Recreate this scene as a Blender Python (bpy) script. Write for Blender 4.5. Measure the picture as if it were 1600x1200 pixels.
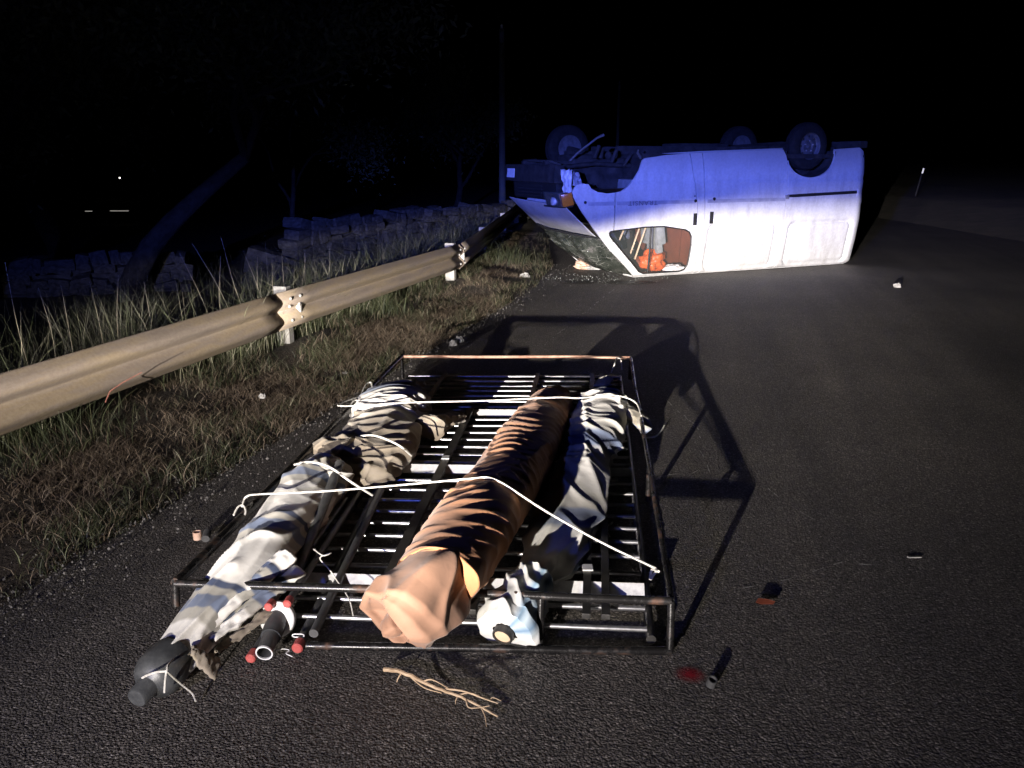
import bpy, bmesh, math, random
import numpy as np
from mathutils import Vector, Matrix, noise, geometry

for _o in list(bpy.data.objects):
    bpy.data.objects.remove(_o)
scene = bpy.context.scene
COL = scene.collection
R = math.radians
random.seed(7)
rng = np.random.default_rng(11)

# ------------------------------------------------------------------ camera
CAM_H, PITCH, FPX = 1.6, R(15.75), 1248.0
cam = bpy.data.cameras.new('camera')
cam.lens = FPX / 1600 * 36.0
cam.sensor_width = 36.0
cam.clip_start, cam.clip_end = 0.05, 3000
camo = bpy.data.objects.new('camera', cam)
camo.location = (0, 0, CAM_H)
camo.rotation_euler = (R(90) - PITCH, 0, 0)
COL.objects.link(camo)
scene.camera = camo

# ------------------------------------------------------------------ world: night sky
world = bpy.data.worlds.new('World')
scene.world = world
world.use_nodes = True
wn = world.node_tree
sky = wn.nodes.new('ShaderNodeTexSky')
sky.sky_type = 'NISHITA'
sky.sun_disc = False
sky.sun_elevation = R(-9)
sky.sun_rotation = R(200)
wn.links.new(sky.outputs[0], wn.nodes['Background'].inputs[0])
wn.nodes['Background'].inputs[1].default_value = 0.012

moon = bpy.data.lights.new('moon', 'SUN')
moon.energy = 0.0012
moon.angle = R(0.5)
moon.color = (0.8, 0.87, 1.0)
mo = bpy.data.objects.new('moon', moon)
mo.rotation_euler = (R(50), 0, R(-30))
COL.objects.link(mo)

# ------------------------------------------------------------------ the patrol car's lamps, behind the camera
AZ = R(15.5)                       # the car stands along the road
FWD = Vector((math.sin(AZ), math.cos(AZ), 0.0))
RGT = Vector((math.cos(AZ), -math.sin(AZ), 0.0))


def nd(nt, typ, **kw):
    n = nt.nodes.new(typ)
    for k, v in kw.items():
        setattr(n, k, v)
    return n


def mth(nt, op, a, b=None, c=None, clamp=False):
    n = nt.nodes.new('ShaderNodeMath')
    n.operation = op
    n.use_clamp = clamp
    for i, v in enumerate((a, b, c)):
        if v is None:
            continue
        if isinstance(v, (int, float)):
            n.inputs[i].default_value = v
        else:
            nt.links.new(v, n.inputs[i])
    return n.outputs[0]


def headlamp(name, loc, power, color, kink, a0, wide, ecut, rise, emax, radius):
    """dipped beam: flat cut-off, rising right of the kink, hot spot just below it"""
    l = bpy.data.lights.new(name, 'SPOT')
    l.energy = power
    l.color = color
    l.spot_size = R(150)
    l.spot_blend = 0.3
    l.shadow_soft_size = radius
    l.use_nodes = True
    nt = l.node_tree
    em = nt.nodes['Emission']
    geo = nd(nt, 'ShaderNodeNewGeometry')

    def dot(v):
        n = nd(nt, 'ShaderNodeVectorMath', operation='DOT_PRODUCT')
        nt.links.new(geo.outputs['Incoming'], n.inputs[0])
        n.inputs[1].default_value = v
        return n.outputs['Value']
    f = mth(nt, 'MAXIMUM', mth(nt, 'ABSOLUTE', dot(FWD)), 0.02)
    sgn = mth(nt, 'SIGN', dot(FWD))
    a = mth(nt, 'DIVIDE', mth(nt, 'MULTIPLY', dot(RGT), sgn), f)
    e = mth(nt, 'DIVIDE', mth(nt, 'MULTIPLY', dot((0, 0, 1)), sgn), f)
    up = mth(nt, 'MULTIPLY', mth(nt, 'MAXIMUM', mth(nt, 'SUBTRACT', a, kink), 0.0), rise)
    dip = mth(nt, 'MULTIPLY', mth(nt, 'MINIMUM', mth(nt, 'ADD', a, 0.15), 0.0), 0.14)
    cut = mth(nt, 'ADD', mth(nt, 'ADD', mth(nt, 'MINIMUM', up, emax), ecut), dip)
    below = mth(nt, 'SUBTRACT', cut, e)                        # > 0 below the cut-off
    mr = nd(nt, 'ShaderNodeMapRange', interpolation_type='SMOOTHSTEP')
    nt.links.new(below, mr.inputs[0])
    mr.inputs[1].default_value = -0.014
    mr.inputs[2].default_value = 0.018
    mr.inputs[3].default_value = 0.0
    mr.inputs[4].default_value = 1.0
    decay = mth(nt, 'ADD', mth(nt, 'EXPONENT', mth(nt, 'DIVIDE', mth(nt, 'MINIMUM', mth(nt, 'ADD', e, 0.055), 0.0), 0.033)), 0.031)
    da = mth(nt, 'SUBTRACT', a, a0)
    q = mth(nt, 'ADD', mth(nt, 'DIVIDE', mth(nt, 'MINIMUM', da, 0.0), wide), mth(nt, 'DIVIDE', mth(nt, 'MAXIMUM', da, 0.0), 0.36))
    side = mth(nt, 'ADD', mth(nt, 'EXPONENT', mth(nt, 'MULTIPLY', mth(nt, 'MULTIPLY', q, q), -1.0)), 0.035)
    I = mth(nt, 'MULTIPLY', mth(nt, 'MULTIPLY', mr.outputs[0], decay), side)
    I = mth(nt, 'ADD', I, 0.0009)                              # stray light
    nt.links.new(I, em.inputs['Strength'])
    o = bpy.data.objects.new(name, l)
    o.location = loc
    o.rotation_euler = FWD.to_track_quat('-Z', 'Y').to_euler()
    COL.objects.link(o)
    return o


headlamp('headlamp_right', (-1.80, -2.35, 0.83), 24500, (1.0, 0.92, 0.84), -0.05, 0.05, 0.44, -0.012, 0.24, 0.018, 0.022)
headlamp('headlamp_left', (-3.3, -2.1, 0.83), 6000, (1.0, 0.92, 0.84), 0.06, 0.06, 0.44, -0.014, 0.24, 0.032, 0.022)

# the blue light bar on its roof: a lens that throws forward in a flat fan
bl = bpy.data.lights.new('blue_beacon', 'POINT')
bl.energy = 19000
bl.color = (0.105, 0.16, 1.0)
bl.shadow_soft_size = 0.10
bl.use_nodes = True
bnt = bl.node_tree
bg = nd(bnt, 'ShaderNodeNewGeometry')


def bdot(v):
    n = nd(bnt, 'ShaderNodeVectorMath', operation='DOT_PRODUCT')
    bnt.links.new(bg.outputs['Incoming'], n.inputs[0])
    n.inputs[1].default_value = v
    return n.outputs['Value']


BF = Vector((math.sin(R(22)), math.cos(R(22)), 0))
BR = Vector((BF.y, -BF.x, 0))
bf = bdot(BF)
bs_ = mth(bnt, 'SIGN', bf)
bfa = mth(bnt, 'MAXIMUM', mth(bnt, 'ABSOLUTE', bf), 0.02)
ba = mth(bnt, 'DIVIDE', mth(bnt, 'MULTIPLY', bdot(BR), bs_), bfa)
be_ = mth(bnt, 'DIVIDE', mth(bnt, 'MULTIPLY', bdot((0, 0, 1)), bs_), bfa)
q1 = mth(bnt, 'DIVIDE', ba, 0.46)
bshift = mth(bnt, 'MULTIPLY', mth(bnt, 'MINIMUM', mth(bnt, 'ADD', ba, 0.2), 0.0), -0.20)
q2 = mth(bnt, 'DIVIDE', mth(bnt, 'ADD', mth(bnt, 'ADD', be_, 0.045), bshift), 0.055)
g1 = mth(bnt, 'ADD', mth(bnt, 'EXPONENT', mth(bnt, 'MULTIPLY', mth(bnt, 'MULTIPLY', q1, q1), -1.0)), 0.02)
g2 = mth(bnt, 'ADD', mth(bnt, 'EXPONENT', mth(bnt, 'MULTIPLY', mth(bnt, 'MULTIPLY', q2, q2), -1.0)), 0.02)
bnt.links.new(mth(bnt, 'MULTIPLY', g1, g2), bnt.nodes['Emission'].inputs['Strength'])
bo = bpy.data.objects.new('blue_beacon', bl)
bo.location = (-3.0, -3.6, 2.1)
COL.objects.link(bo)

scene.view_settings.view_transform = 'Standard'
scene.view_settings.look = 'None'
scene.view_settings.exposure = 0.0
scene.view_settings.gamma = 1.0
scene.view_settings.use_curve_mapping = False
cy = scene.cycles
cy.max_bounces, cy.diffuse_bounces, cy.glossy_bounces, cy.transmission_bounces, cy.transparent_max_bounces = 4, 2, 2, 3, 8
cy.use_denoising = True
cy.use_adaptive_sampling = True
cy.adaptive_threshold = 0.03
scene.render.resolution_x, scene.render.resolution_y = 1024, 768

# ------------------------------------------------------------------ helpers
_cp, _sp = math.cos(PITCH), math.sin(PITCH)


def at(x, y, z=0.0):
    """point of the place at height z, surveyed from the photograph"""
    dx = (x - 800) / FPX
    dv = -(y - 600) / FPX
    d = Vector((dx, _cp + dv * _sp, -_sp + dv * _cp))
    t = (z - CAM_H) / d.z
    return Vector((0, 0, CAM_H)) + d * t


def tag(o, label=None, cat=None, group=None, kind=None):
    if label: o['label'] = label
    if cat: o['category'] = cat
    if group: o['group'] = group
    if kind: o['kind'] = kind
    return o


def empty(name, loc=(0, 0, 0), rz=0.0):
    o = bpy.data.objects.new(name, None)
    o.location = loc
    o.rotation_euler = (0, 0, rz)
    o.empty_display_size = 0.1
    COL.objects.link(o)
    return o


def link(name, me, m, parent=None, smooth=True):
    if m is not None and not me.materials:
        me.materials.append(m)
    if smooth:
        me.shade_smooth()
    o = bpy.data.objects.new(name, me)
    COL.objects.link(o)
    if parent is not None:
        o.parent = parent
    return o


def from_bm(name, bm, m, parent=None, smooth=False, auto=None):
    bmesh.ops.recalc_face_normals(bm, faces=bm.faces[:])
    me = bpy.data.meshes.new(name)
    if auto is not None:
        for e in bm.edges:
            if len(e.link_faces) == 2 and e.calc_face_angle(0) > auto:
                e.smooth = False
        smooth = True
    bm.to_mesh(me)
    bm.free()
    return link(name, me, m, parent, smooth)


def bm_box(bm, c, s, rot=None, bev=0.0):
    r = bmesh.ops.create_cube(bm, size=1.0)
    vs = r['verts']
    M = Matrix.Translation(Vector(c)) @ (rot.to_4x4() if rot else Matrix.Identity(4)) @ Matrix.Diagonal((*s, 1))
    bmesh.ops.transform(bm, matrix=M, verts=vs)
    if bev > 0:
        es = list({e for v in vs for e in v.link_edges})
        bmesh.ops.bevel(bm, geom=es, offset=bev, segments=2, affect='EDGES', profile=0.7)
    return vs


def tube_data(pts, rad, seg=10, closed_ends=True):
    """swept tube along pts; rad number or list"""
    pts = [Vector(p) for p in pts]
    n = len(pts)
    if not hasattr(rad, '__len__'):
        rad = [rad] * n
    V, Fc = [], []
    t0 = (pts[1] - pts[0]).normalized()
    ref = Vector((0, 0, 1)) if abs(t0.z) < 0.9 else Vector((1, 0, 0))
    a = t0.cross(ref).normalized()
    for i, p in enumerate(pts):
        t = (pts[min(i + 1, n - 1)] - pts[max(i - 1, 0)]).normalized()
        a = (a - t * a.dot(t)).normalized()
        b = t.cross(a)
        for k in range(seg):
            th = 2 * math.pi * k / seg
            V.append(p + (a * math.cos(th) + b * math.sin(th)) * rad[i])
    for i in range(n - 1):
        for k in range(seg):
            k2 = (k + 1) % seg
            Fc.append((i * seg + k, i * seg + k2, (i + 1) * seg + k2, (i + 1) * seg + k))
    if closed_ends:
        Fc.append(tuple(range(seg))[::-1])
        Fc.append(tuple((n - 1) * seg + k for k in range(seg)))
    return V, Fc


def add_tube(bm, pts, rad, seg=10, ends=True):
    V, Fc = tube_data(pts, rad, seg, ends)
    vs = [bm.verts.new(v) for v in V]
    for f in Fc:
        bm.faces.new([vs[i] for i in f])


def tube(name, pts, rad, m, parent=None, seg=10):
    bm = bmesh.new()
    add_tube(bm, pts, rad, seg)
    return from_bm(name, bm, m, parent, auto=R(50))


def lathe_bm(bm, prof, axis_o, axis_d, seg=28, caps=True):
    """prof: list of (dist along axis, radius)"""
    d = Vector(axis_d).normalized()
    ref = Vector((0, 0, 1)) if abs(d.z) < 0.9 else Vector((1, 0, 0))
    a = d.cross(ref).normalized()
    b = d.cross(a)
    o = Vector(axis_o)
    rings = []
    for (s, r) in prof:
        rings.append([bm.verts.new(o + d * s + (a * math.cos(2 * math.pi * k / seg) + b * math.sin(2 * math.pi * k / seg)) * r) for k in range(seg)])
    for i in range(len(rings) - 1):
        for k in range(seg):
            k2 = (k + 1) % seg
            bm.faces.new((rings[i][k], rings[i][k2], rings[i + 1][k2], rings[i + 1][k]))
    for rg, pr in ((rings[0], prof[0]), (rings[-1], prof[-1])):
        if pr[1] > 1e-4 and caps:
            try:
                bm.faces.new(rg)
            except ValueError:
                pass


# ------------------------------------------------------------------ materials
def new_mat(name):
    m = bpy.data.materials.new(name)
    m.use_nodes = True
    nt = m.node_tree
    return m, nt, nt.nodes['Principled BSDF']


def ramp(nt, fac, stops):
    n = nt.nodes.new('ShaderNodeValToRGB')
    cr = n.color_ramp
    while len(cr.elements) < len(stops):
        cr.elements.new(0.5)
    for e, (p, c) in zip(cr.elements, stops):
        e.position = p
        e.color = (*c, 1) if len(c) == 3 else c
    nt.links.new(fac, n.inputs[0])
    return n.outputs[0]


def nz(nt, scale, detail=4, rough=0.55, vec=None, dist=0.0):
    n = nt.nodes.new('ShaderNodeTexNoise')
    n.inputs['Scale'].default_value = scale
    n.inputs['Detail'].default_value = detail
    n.inputs['Roughness'].default_value = rough
    n.inputs['Distortion'].default_value = dist
    if vec is not None:
        nt.links.new(vec, n.inputs['Vector'])
    return n.outputs['Fac']


def objco(nt):
    return nt.nodes.new('ShaderNodeTexCoord').outputs['Object']


def mixc(nt, fac, a, b, mode='MIX'):
    n = nt.nodes.new('ShaderNodeMix')
    n.data_type = 'RGBA'
    n.blend_type = mode
    for idx, v in ((0, fac), (6, a), (7, b)):
        if isinstance(v, (int, float)):
            n.inputs[idx].default_value = v
        elif isinstance(v, tuple):
            n.inputs[idx].default_value = (*v, 1) if len(v) == 3 else v
        else:
            nt.links.new(v, n.inputs[idx])
    return n.outputs[2]


def bump(nt, bsdf, h, strength=0.3, distance=0.01):
    n = nt.nodes.new('ShaderNodeBump')
    n.inputs['Strength'].default_value = strength
    n.inputs['Distance'].default_value = distance
    nt.links.new(h, n.inputs['Height'])
    nt.links.new(n.outputs[0], bsdf.inputs['Normal'])


def simple(name, c1, c2, rough=0.6, metal=0.0, scale=12, bs=0.2, bd=0.004, bscale=None, spec=0.5, lo=0.35, hi=0.65, detail=5):
    m, nt, b = new_mat(name)
    co = objco(nt)
    f = nz(nt, scale, detail, 0.6, co)
    nt.links.new(ramp(nt, f, [(lo, c1), (hi, c2)]), b.inputs['Base Color'])
    b.inputs['Roughness'].default_value = rough
    b.inputs['Metallic'].default_value = metal
    b.inputs['Specular IOR Level'].default_value = spec
    if bs:
        bump(nt, b, nz(nt, bscale or scale * 4, 4, 0.6, co), bs, bd)
    return m


M = {}


def mat_asphalt():
    m, nt, b = new_mat('asphalt')
    co = objco(nt)
    v1 = nd(nt, 'ShaderNodeTexVoronoi', feature='F1')
    v1.inputs['Scale'].default_value = 125
    nt.links.new(co, v1.inputs['Vector'])
    v2 = nd(nt, 'ShaderNodeTexVoronoi', feature='F1')
    v2.inputs['Scale'].default_value = 190
    nt.links.new(co, v2.inputs['Vector'])
    fine = nz(nt, 60, 3, 0.7, co)
    big = nz(nt, 0.55, 4, 0.6, co)
    sep = nd(nt, 'ShaderNodeSeparateColor')
    nt.links.new(v1.outputs['Color'], sep.inputs[0])
    stone = ramp(nt, sep.outputs[0], [(0.0, (0.075, 0.071, 0.067)), (0.55, (0.115, 0.107, 0.099)), (0.88, (0.16, 0.149, 0.138)), (1.0, (0.28, 0.262, 0.243))])
    tone = ramp(nt, big, [(0.30, (0.85, 0.85, 0.86)), (0.5, (1.15, 1.13, 1.10)), (0.72, (1.5, 1.46, 1.40))])
    col = mixc(nt, 1.0, stone, tone, 'MULTIPLY')
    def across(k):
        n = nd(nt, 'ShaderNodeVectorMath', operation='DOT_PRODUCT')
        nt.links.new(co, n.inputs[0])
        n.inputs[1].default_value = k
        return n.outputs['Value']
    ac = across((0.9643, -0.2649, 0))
    right_tone = nd(nt, 'ShaderNodeMapRange', interpolation_type='SMOOTHSTEP')  # soft step to a darker tone right of a line along the road
    nt.links.new(mth(nt, 'ADD', ac, mth(nt, 'MULTIPLY', mth(nt, 'SUBTRACT', nz(nt, 1.4, 4, 0.6, co), 0.5), 0.5)), right_tone.inputs[0])
    right_tone.inputs[1].default_value = 1.75
    right_tone.inputs[2].default_value = 2.15
    col = mixc(nt, right_tone.outputs[0], col, mixc(nt, 1.0, col, (0.74, 0.74, 0.76), 'MULTIPLY'))
    cmb = nd(nt, 'ShaderNodeCombineXYZ')
    nt.links.new(mth(nt, 'MULTIPLY', ac, 3.0), cmb.inputs[0])
    nt.links.new(mth(nt, 'MULTIPLY', across((0.2649, 0.9643, 0)), 0.22), cmb.inputs[1])
    strk = nz(nt, 1.0, 3, 0.55, cmb.outputs[0])
    col = mixc(nt, 1.0, col, ramp(nt, strk, [(0.33, (0.86, 0.86, 0.87)), (0.66, (1.15, 1.13, 1.11))]), 'MULTIPLY')
    pit = ramp(nt, v1.outputs['Distance'], [(0.25, (1, 1, 1)), (0.62, (0.45, 0.45, 0.45))])
    col = mixc(nt, 0.8, col, pit, 'MULTIPLY')
    nt.links.new(col, b.inputs['Base Color'])
    b.inputs['Roughness'].default_value = 0.72
    b.inputs['Specular IOR Level'].default_value = 0.35
    h = mth(nt, 'SUBTRACT', 1.0, v1.outputs['Distance'])
    h = mth(nt, 'ADD', mth(nt, 'MULTIPLY', h, 0.9), mth(nt, 'MULTIPLY', mth(nt, 'SUBTRACT', 1.0, v2.outputs['Distance']), 0.35))
    h = mth(nt, 'ADD', h, mth(nt, 'MULTIPLY', fine, 1.3))
    bump(nt, b, h, 1.0, 0.0047)
    return m


def mat_paint():
    """old white van paint with road film and streaks"""
    m, nt, b = new_mat('van_white_paint')
    co = objco(nt)
    mp = nd(nt, 'ShaderNodeMapping')
    mp.inputs['Scale'].default_value = (3.0, 3.0, 0.7)
    nt.links.new(co, mp.inputs[0])
    f = nz(nt, 2.2, 6, 0.65, mp.outputs[0])
    f2 = nz(nt, 30, 4, 0.6, co)
    c = ramp(nt, f, [(0.25, (0.45, 0.44, 0.42)), (0.5, (0.58, 0.58, 0.57)), (0.75, (0.66, 0.66, 0.65))])
    c = mixc(nt, 0.25, c, ramp(nt, f2, [(0.40, (0.62, 0.60, 0.57)), (0.6, (1, 1, 1))]), 'MULTIPLY')
    ms = nd(nt, 'ShaderNodeMapping')
    ms.inputs['Scale'].default_value = (1.2, 4.0, 26.0)
    ms.inputs['Rotation'].default_value = (0, R(4), 0)
    nt.links.new(co, ms.inputs[0])
    scr = ramp(nt, nz(nt, 1.8, 5, 0.7, ms.outputs[0]), [(0.66, (0, 0, 0)), (0.70, (1, 1, 1))])
    scr = mth(nt, 'MULTIPLY', scr, ramp(nt, nz(nt, 1.3, 2, 0.5, co), [(0.45, (0, 0, 0)), (0.6, (0.7, 0.7, 0.7))]))
    c = mixc(nt, scr, c, (0.22, 0.20, 0.18))
    # splashed dirt along the sills (they were the van's lowest edge)
    sx = nd(nt, 'ShaderNodeSeparateXYZ')
    nt.links.new(co, sx.inputs[0])
    low = nd(nt, 'ShaderNodeMapRange')
    nt.links.new(mth(nt, 'ADD', sx.outputs[2], mth(nt, 'MULTIPLY', f, 0.5)), low.inputs[0])
    low.inputs[1].default_value = 1.65
    low.inputs[2].default_value = 2.05
    c = mixc(nt, mth(nt, 'MULTIPLY', low.outputs[0], 0.75), c, (0.30, 0.28, 0.25))
    nt.links.new(c, b.inputs['Base Color'])
    b.inputs['Roughness'].default_value = 0.42
    b.inputs['Coat Weight'].default_value = 0.15
    b.inputs['Coat Roughness'].default_value = 0.2
    bump(nt, b, nz(nt, 6, 3, 0.5, co), 0.12, 0.01)
    return m


def mat_rail():
    m, nt, b = new_mat('weathered_guardrail_steel')
    co = objco(nt)
    mp = nd(nt, 'ShaderNodeMapping')
    mp.inputs['Scale'].default_value = (1.0, 0.5, 5.0)
    nt.links.new(co, mp.inputs[0])
    f = nz(nt, 2.5, 6, 0.65, mp.outputs[0])
    c = ramp(nt, f, [(0.28, (0.165, 0.138, 0.115)), (0.45, (0.22, 0.182, 0.148)), (0.58, (0.25, 0.20, 0.135)), (0.75, (0.20, 0.172, 0.150))])
    f2 = nz(nt, 45, 5, 0.7, co)
    c = mixc(nt, 0.35, c, ramp(nt, f2, [(0.38, (0.6, 0.52, 0.45)), (0.6, (1, 1, 1))]), 'MULTIPLY')
    nt.links.new(c, b.inputs['Base Color'])
    b.inputs['Roughness'].default_value = 0.7
    b.inputs['Metallic'].default_value = 0.1
    bump(nt, b, f2, 0.15, 0.003)
    return m


def mat_rackpaint():
    m, nt, b = new_mat('rusty_black_rack_paint')
    co = objco(nt)
    f = nz(nt, 9, 6, 0.7, co)
    nt.links.new(ramp(nt, f, [(0.54, (0.020, 0.019, 0.019)), (0.62, (0.055, 0.03, 0.02)), (0.76, (0.17, 0.075, 0.04))]), b.inputs['Base Color'])
    nt.links.new(ramp(nt, f, [(0.50, (0.26, 0.26, 0.26)), (0.68, (0.75, 0.75, 0.75))]), b.inputs['Roughness'])
    nt.links.new(ramp(nt, f, [(0.45, (0.55, 0.55, 0.55)), (0.60, (0.1, 0.1, 0.1))]), b.inputs['Metallic'])
    bump(nt, b, nz(nt, 90, 4, 0.6, co), 0.25, 0.002)
    return m


def mat_canvas(name, stops, scale_s, scale_th, dirt=0.4, warp=0.06, rough=0.75, wid=0.0):
    """striped canvas: stripes run by the cloth's own unrolled coordinates (UV)"""
    m, nt, b = new_mat(name)
    uv = nd(nt, 'ShaderNodeUVMap')
    uv.uv_map = 'cloth'
    s = nd(nt, 'ShaderNodeSeparateXYZ')
    nt.links.new(uv.outputs[0], s.inputs[0])
    co = objco(nt)
    w = mth(nt, 'MULTIPLY', mth(nt, 'SUBTRACT', nz(nt, 3.0, 3, 0.5, co), 0.5), warp * 2)
    x = mth(nt, 'ADD', mth(nt, 'MULTIPLY', s.outputs[0], scale_s), mth(nt, 'MULTIPLY', s.outputs[1], scale_th))
    x = mth(nt, 'FRACT', mth(nt, 'ADD', x, w))
    c = ramp(nt, x, stops)
    f = nz(nt, 7, 6, 0.65, co)
    c = mixc(nt, dirt, c, ramp(nt, f, [(0.32, (0.42, 0.38, 0.33)), (0.62, (1, 1, 1))]), 'MULTIPLY')
    nt.links.new(c, b.inputs['Base Color'])
    b.inputs['Roughness'].default_value = rough
    b.inputs['Specular IOR Level'].default_value = 0.25
    b.inputs['Sheen Weight'].default_value = 0.1
    wv = nz(nt, 420, 2, 0.5, co)
    h = mth(nt, 'ADD', mth(nt, 'MULTIPLY', wv, 0.06), mth(nt, 'MULTIPLY', nz(nt, 26, 2, 0.5, co, 0.8), 0.4))
    bump(nt, b, h, 0.35, 0.006)
    return m


def mat_grass():
    m, nt, b = new_mat('grass_blades')
    at_ = nd(nt, 'ShaderNodeAttribute')
    at_.attribute_name = 'tint'
    nt.links.new(at_.outputs['Color'], b.inputs['Base Color'])
    b.inputs['Roughness'].default_value = 0.6
    b.inputs['Specular IOR Level'].default_value = 0.3
    return m


def mat_ground():
    m, nt, b = new_mat('verge_earth')
    co = objco(nt)
    f = nz(nt, 2.2, 6, 0.65, co)
    c = ramp(nt, f, [(0.32, (0.032, 0.03, 0.02)), (0.5, (0.065, 0.052, 0.038)), (0.68, (0.10, 0.078, 0.06))])
    f2 = nz(nt, 45, 5, 0.7, co)
    c = mixc(nt, 0.6, c, ramp(nt, f2, [(0.35, (0.35, 0.33, 0.3)), (0.65, (1.3, 1.25, 1.2))]), 'MULTIPLY')
    nt.links.new(c, b.inputs['Base Color'])
    b.inputs['Roughness'].default_value = 0.95
    bump(nt, b, mth(nt, 'ADD', f2, nz(nt, 12, 5, 0.7, co)), 0.9, 0.04)
    return m


def mat_windscreen():
    m, nt, b = new_mat('crazed_windscreen_glass')
    co = objco(nt)
    mp = nd(nt, 'ShaderNodeMapping')
    mp.inputs['Scale'].default_value = (1, 0.6, 1)
    nt.links.new(co, mp.inputs[0])
    v = nd(nt, 'ShaderNodeTexVoronoi', feature='DISTANCE_TO_EDGE')
    v.inputs['Scale'].default_value = 13
    nt.links.new(mp.outputs[0], v.inputs['Vector'])
    crack = ramp(nt, v.outputs['Distance'], [(0.0, (1, 1, 1)), (0.035, (0, 0, 0))])
    crack = mth(nt, 'MULTIPLY', crack, ramp(nt, nz(nt, 5, 3, 0.6, co), [(0.45, (0, 0, 0)), (0.62, (1, 1, 1))]))
    c = ramp(nt, nz(nt, 6, 4, 0.6, co), [(0.35, (0.018, 0.022, 0.018)), (0.58, (0.05, 0.055, 0.046)), (0.70, (0.14, 0.13, 0.125))])
    c = mixc(nt, crack, c, (0.30, 0.30, 0.27))
    nt.links.new(c, b.inputs['Base Color'])
    b.inputs['Roughness'].default_value = 0.14
    b.inputs['Alpha'].default_value = 0.86
    bump(nt, b, nz(nt, 14, 3, 0.6, co, 1.0), 0.6, 0.02)
    return m


def mat_glass(name, col=(0.8, 0.85, 0.83), alpha=0.12, rough=0.05):
    m, nt, b = new_mat(name)
    b.inputs['Base Color'].default_value = (*col, 1)
    b.inputs['Roughness'].default_value = rough
    b.inputs['Alpha'].default_value = alpha
    return m


def mat_emit(name, col, st):
    m, nt, b = new_mat(name)
    b.inputs['Base Color'].default_value = (*col, 1)
    b.inputs['Emission Color'].default_value = (*col, 1)
    b.inputs['Emission Strength'].default_value = st
    return m


def mat_rim():
    return simple('dusty_wheel_steel', (0.055, 0.055, 0.057), (0.11, 0.11, 0.112), 0.6, 0.1, 20)


def mat_stain(name, col, dens=0.8):
    m, nt, b = new_mat(name)
    co = objco(nt)
    b.inputs['Base Color'].default_value = (*col, 1)
    b.inputs['Roughness'].default_value = 0.6
    ln = nd(nt, 'ShaderNodeVectorMath', operation='LENGTH')
    nt.links.new(co, ln.inputs[0])
    r = mth(nt, 'SUBTRACT', 1.0, ln.outputs['Value'])
    f = mth(nt, 'ADD', mth(nt, 'MULTIPLY', r, 1.6), mth(nt, 'MULTIPLY', mth(nt, 'SUBTRACT', nz(nt, 14, 5, 0.75, co), 0.55), 2.6))
    f = mth(nt, 'MULTIPLY', mth(nt, 'MULTIPLY', f, dens, clamp=True), mth(nt, 'MULTIPLY', r, 3.0, clamp=True))
    nt.links.new(f, b.inputs['Alpha'])
    return m


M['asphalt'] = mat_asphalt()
M['paint'] = mat_paint()
M['rail'] = mat_rail()
M['rack'] = mat_rackpaint()
M['grass'] = mat_grass()
M['ground'] = mat_ground()
M['windscreen'] = mat_windscreen()
M['galv'] = simple('galvanised_post_steel', (0.27, 0.26, 0.24), (0.42, 0.41, 0.38), 0.55, 0.3, 25, 0.2)
M['chrome'] = simple('bright_zinc_tube', (0.45, 0.45, 0.455), (0.68, 0.68, 0.69), 0.34, 0.9, 30, 0.1, 0.001)
M['alu'] = simple('brushed_aluminium', (0.62, 0.62, 0.63), (0.80, 0.80, 0.80), 0.5, 0.15, 40, 0.1, 0.001)
M['darkmetal'] = simple('dark_steel_profile', (0.035, 0.034, 0.033), (0.085, 0.08, 0.075), 0.42, 0.5, 14, 0.15, 0.002)
M['rubber'] = simple('tyre_rubber', (0.009, 0.009, 0.009), (0.02, 0.0195, 0.019), 0.9, 0, 20, 0.2, spec=0.2)
M['rim'] = mat_rim()
M['under'] = simple('dirty_underbody', (0.008, 0.008, 0.008), (0.035, 0.032, 0.03), 0.8, 0.1, 9, 0.4, 0.01)
M['blacktrim'] = simple('black_plastic', (0.012, 0.012, 0.012), (0.025, 0.025, 0.025), 0.45, 0, 30, 0.1)
M['seam'] = simple('gap_shade_black', (0.02, 0.02, 0.02), (0.03, 0.03, 0.03), 0.9, 0, 30, 0)  # near black painted in for shade in gaps and vent holes
M['amber'] = simple('amber_lens', (0.50, 0.14, 0.015), (0.62, 0.19, 0.02), 0.15, 0, 60, 0.3, 0.003)
M['lamp'] = simple('headlamp_reflector', (0.30, 0.31, 0.33), (0.70, 0.72, 0.75), 0.18, 0.9, 8, 0.4, 0.02)
M['plate'] = simple('plate_white', (0.65, 0.65, 0.65), (0.8, 0.8, 0.8), 0.5, 0, 20, 0)
M['glass'] = mat_glass('clear_glass', (0.15, 0.17, 0.16), 0.16)
M['brownboard'] = simple('brown_board', (0.10, 0.026, 0.010), (0.14, 0.036, 0.014), 0.7, 0, 5, 0.1)
M['orange'] = simple('orange_bag_plastic', (0.48, 0.075, 0.015), (0.58, 0.11, 0.02), 0.45, 0, 8, 0.4, 0.02, 14)
M['whitecloth'] = simple('white_cloth', (0.65, 0.64, 0.62), (0.8, 0.79, 0.77), 0.8, 0, 9, 0.4, 0.01)
M['seat'] = simple('grey_seat_vinyl', (0.16, 0.17, 0.17), (0.24, 0.25, 0.25), 0.6, 0, 12, 0.2)
M['seat2'] = simple('dark_blue_seat_cloth', (0.05, 0.06, 0.10), (0.10, 0.11, 0.15), 0.8, 0, 12, 0.2)
M['wood'] = simple('pale_wood', (0.55, 0.40, 0.25), (0.68, 0.53, 0.36), 0.6, 0, 18, 0.2)
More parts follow.
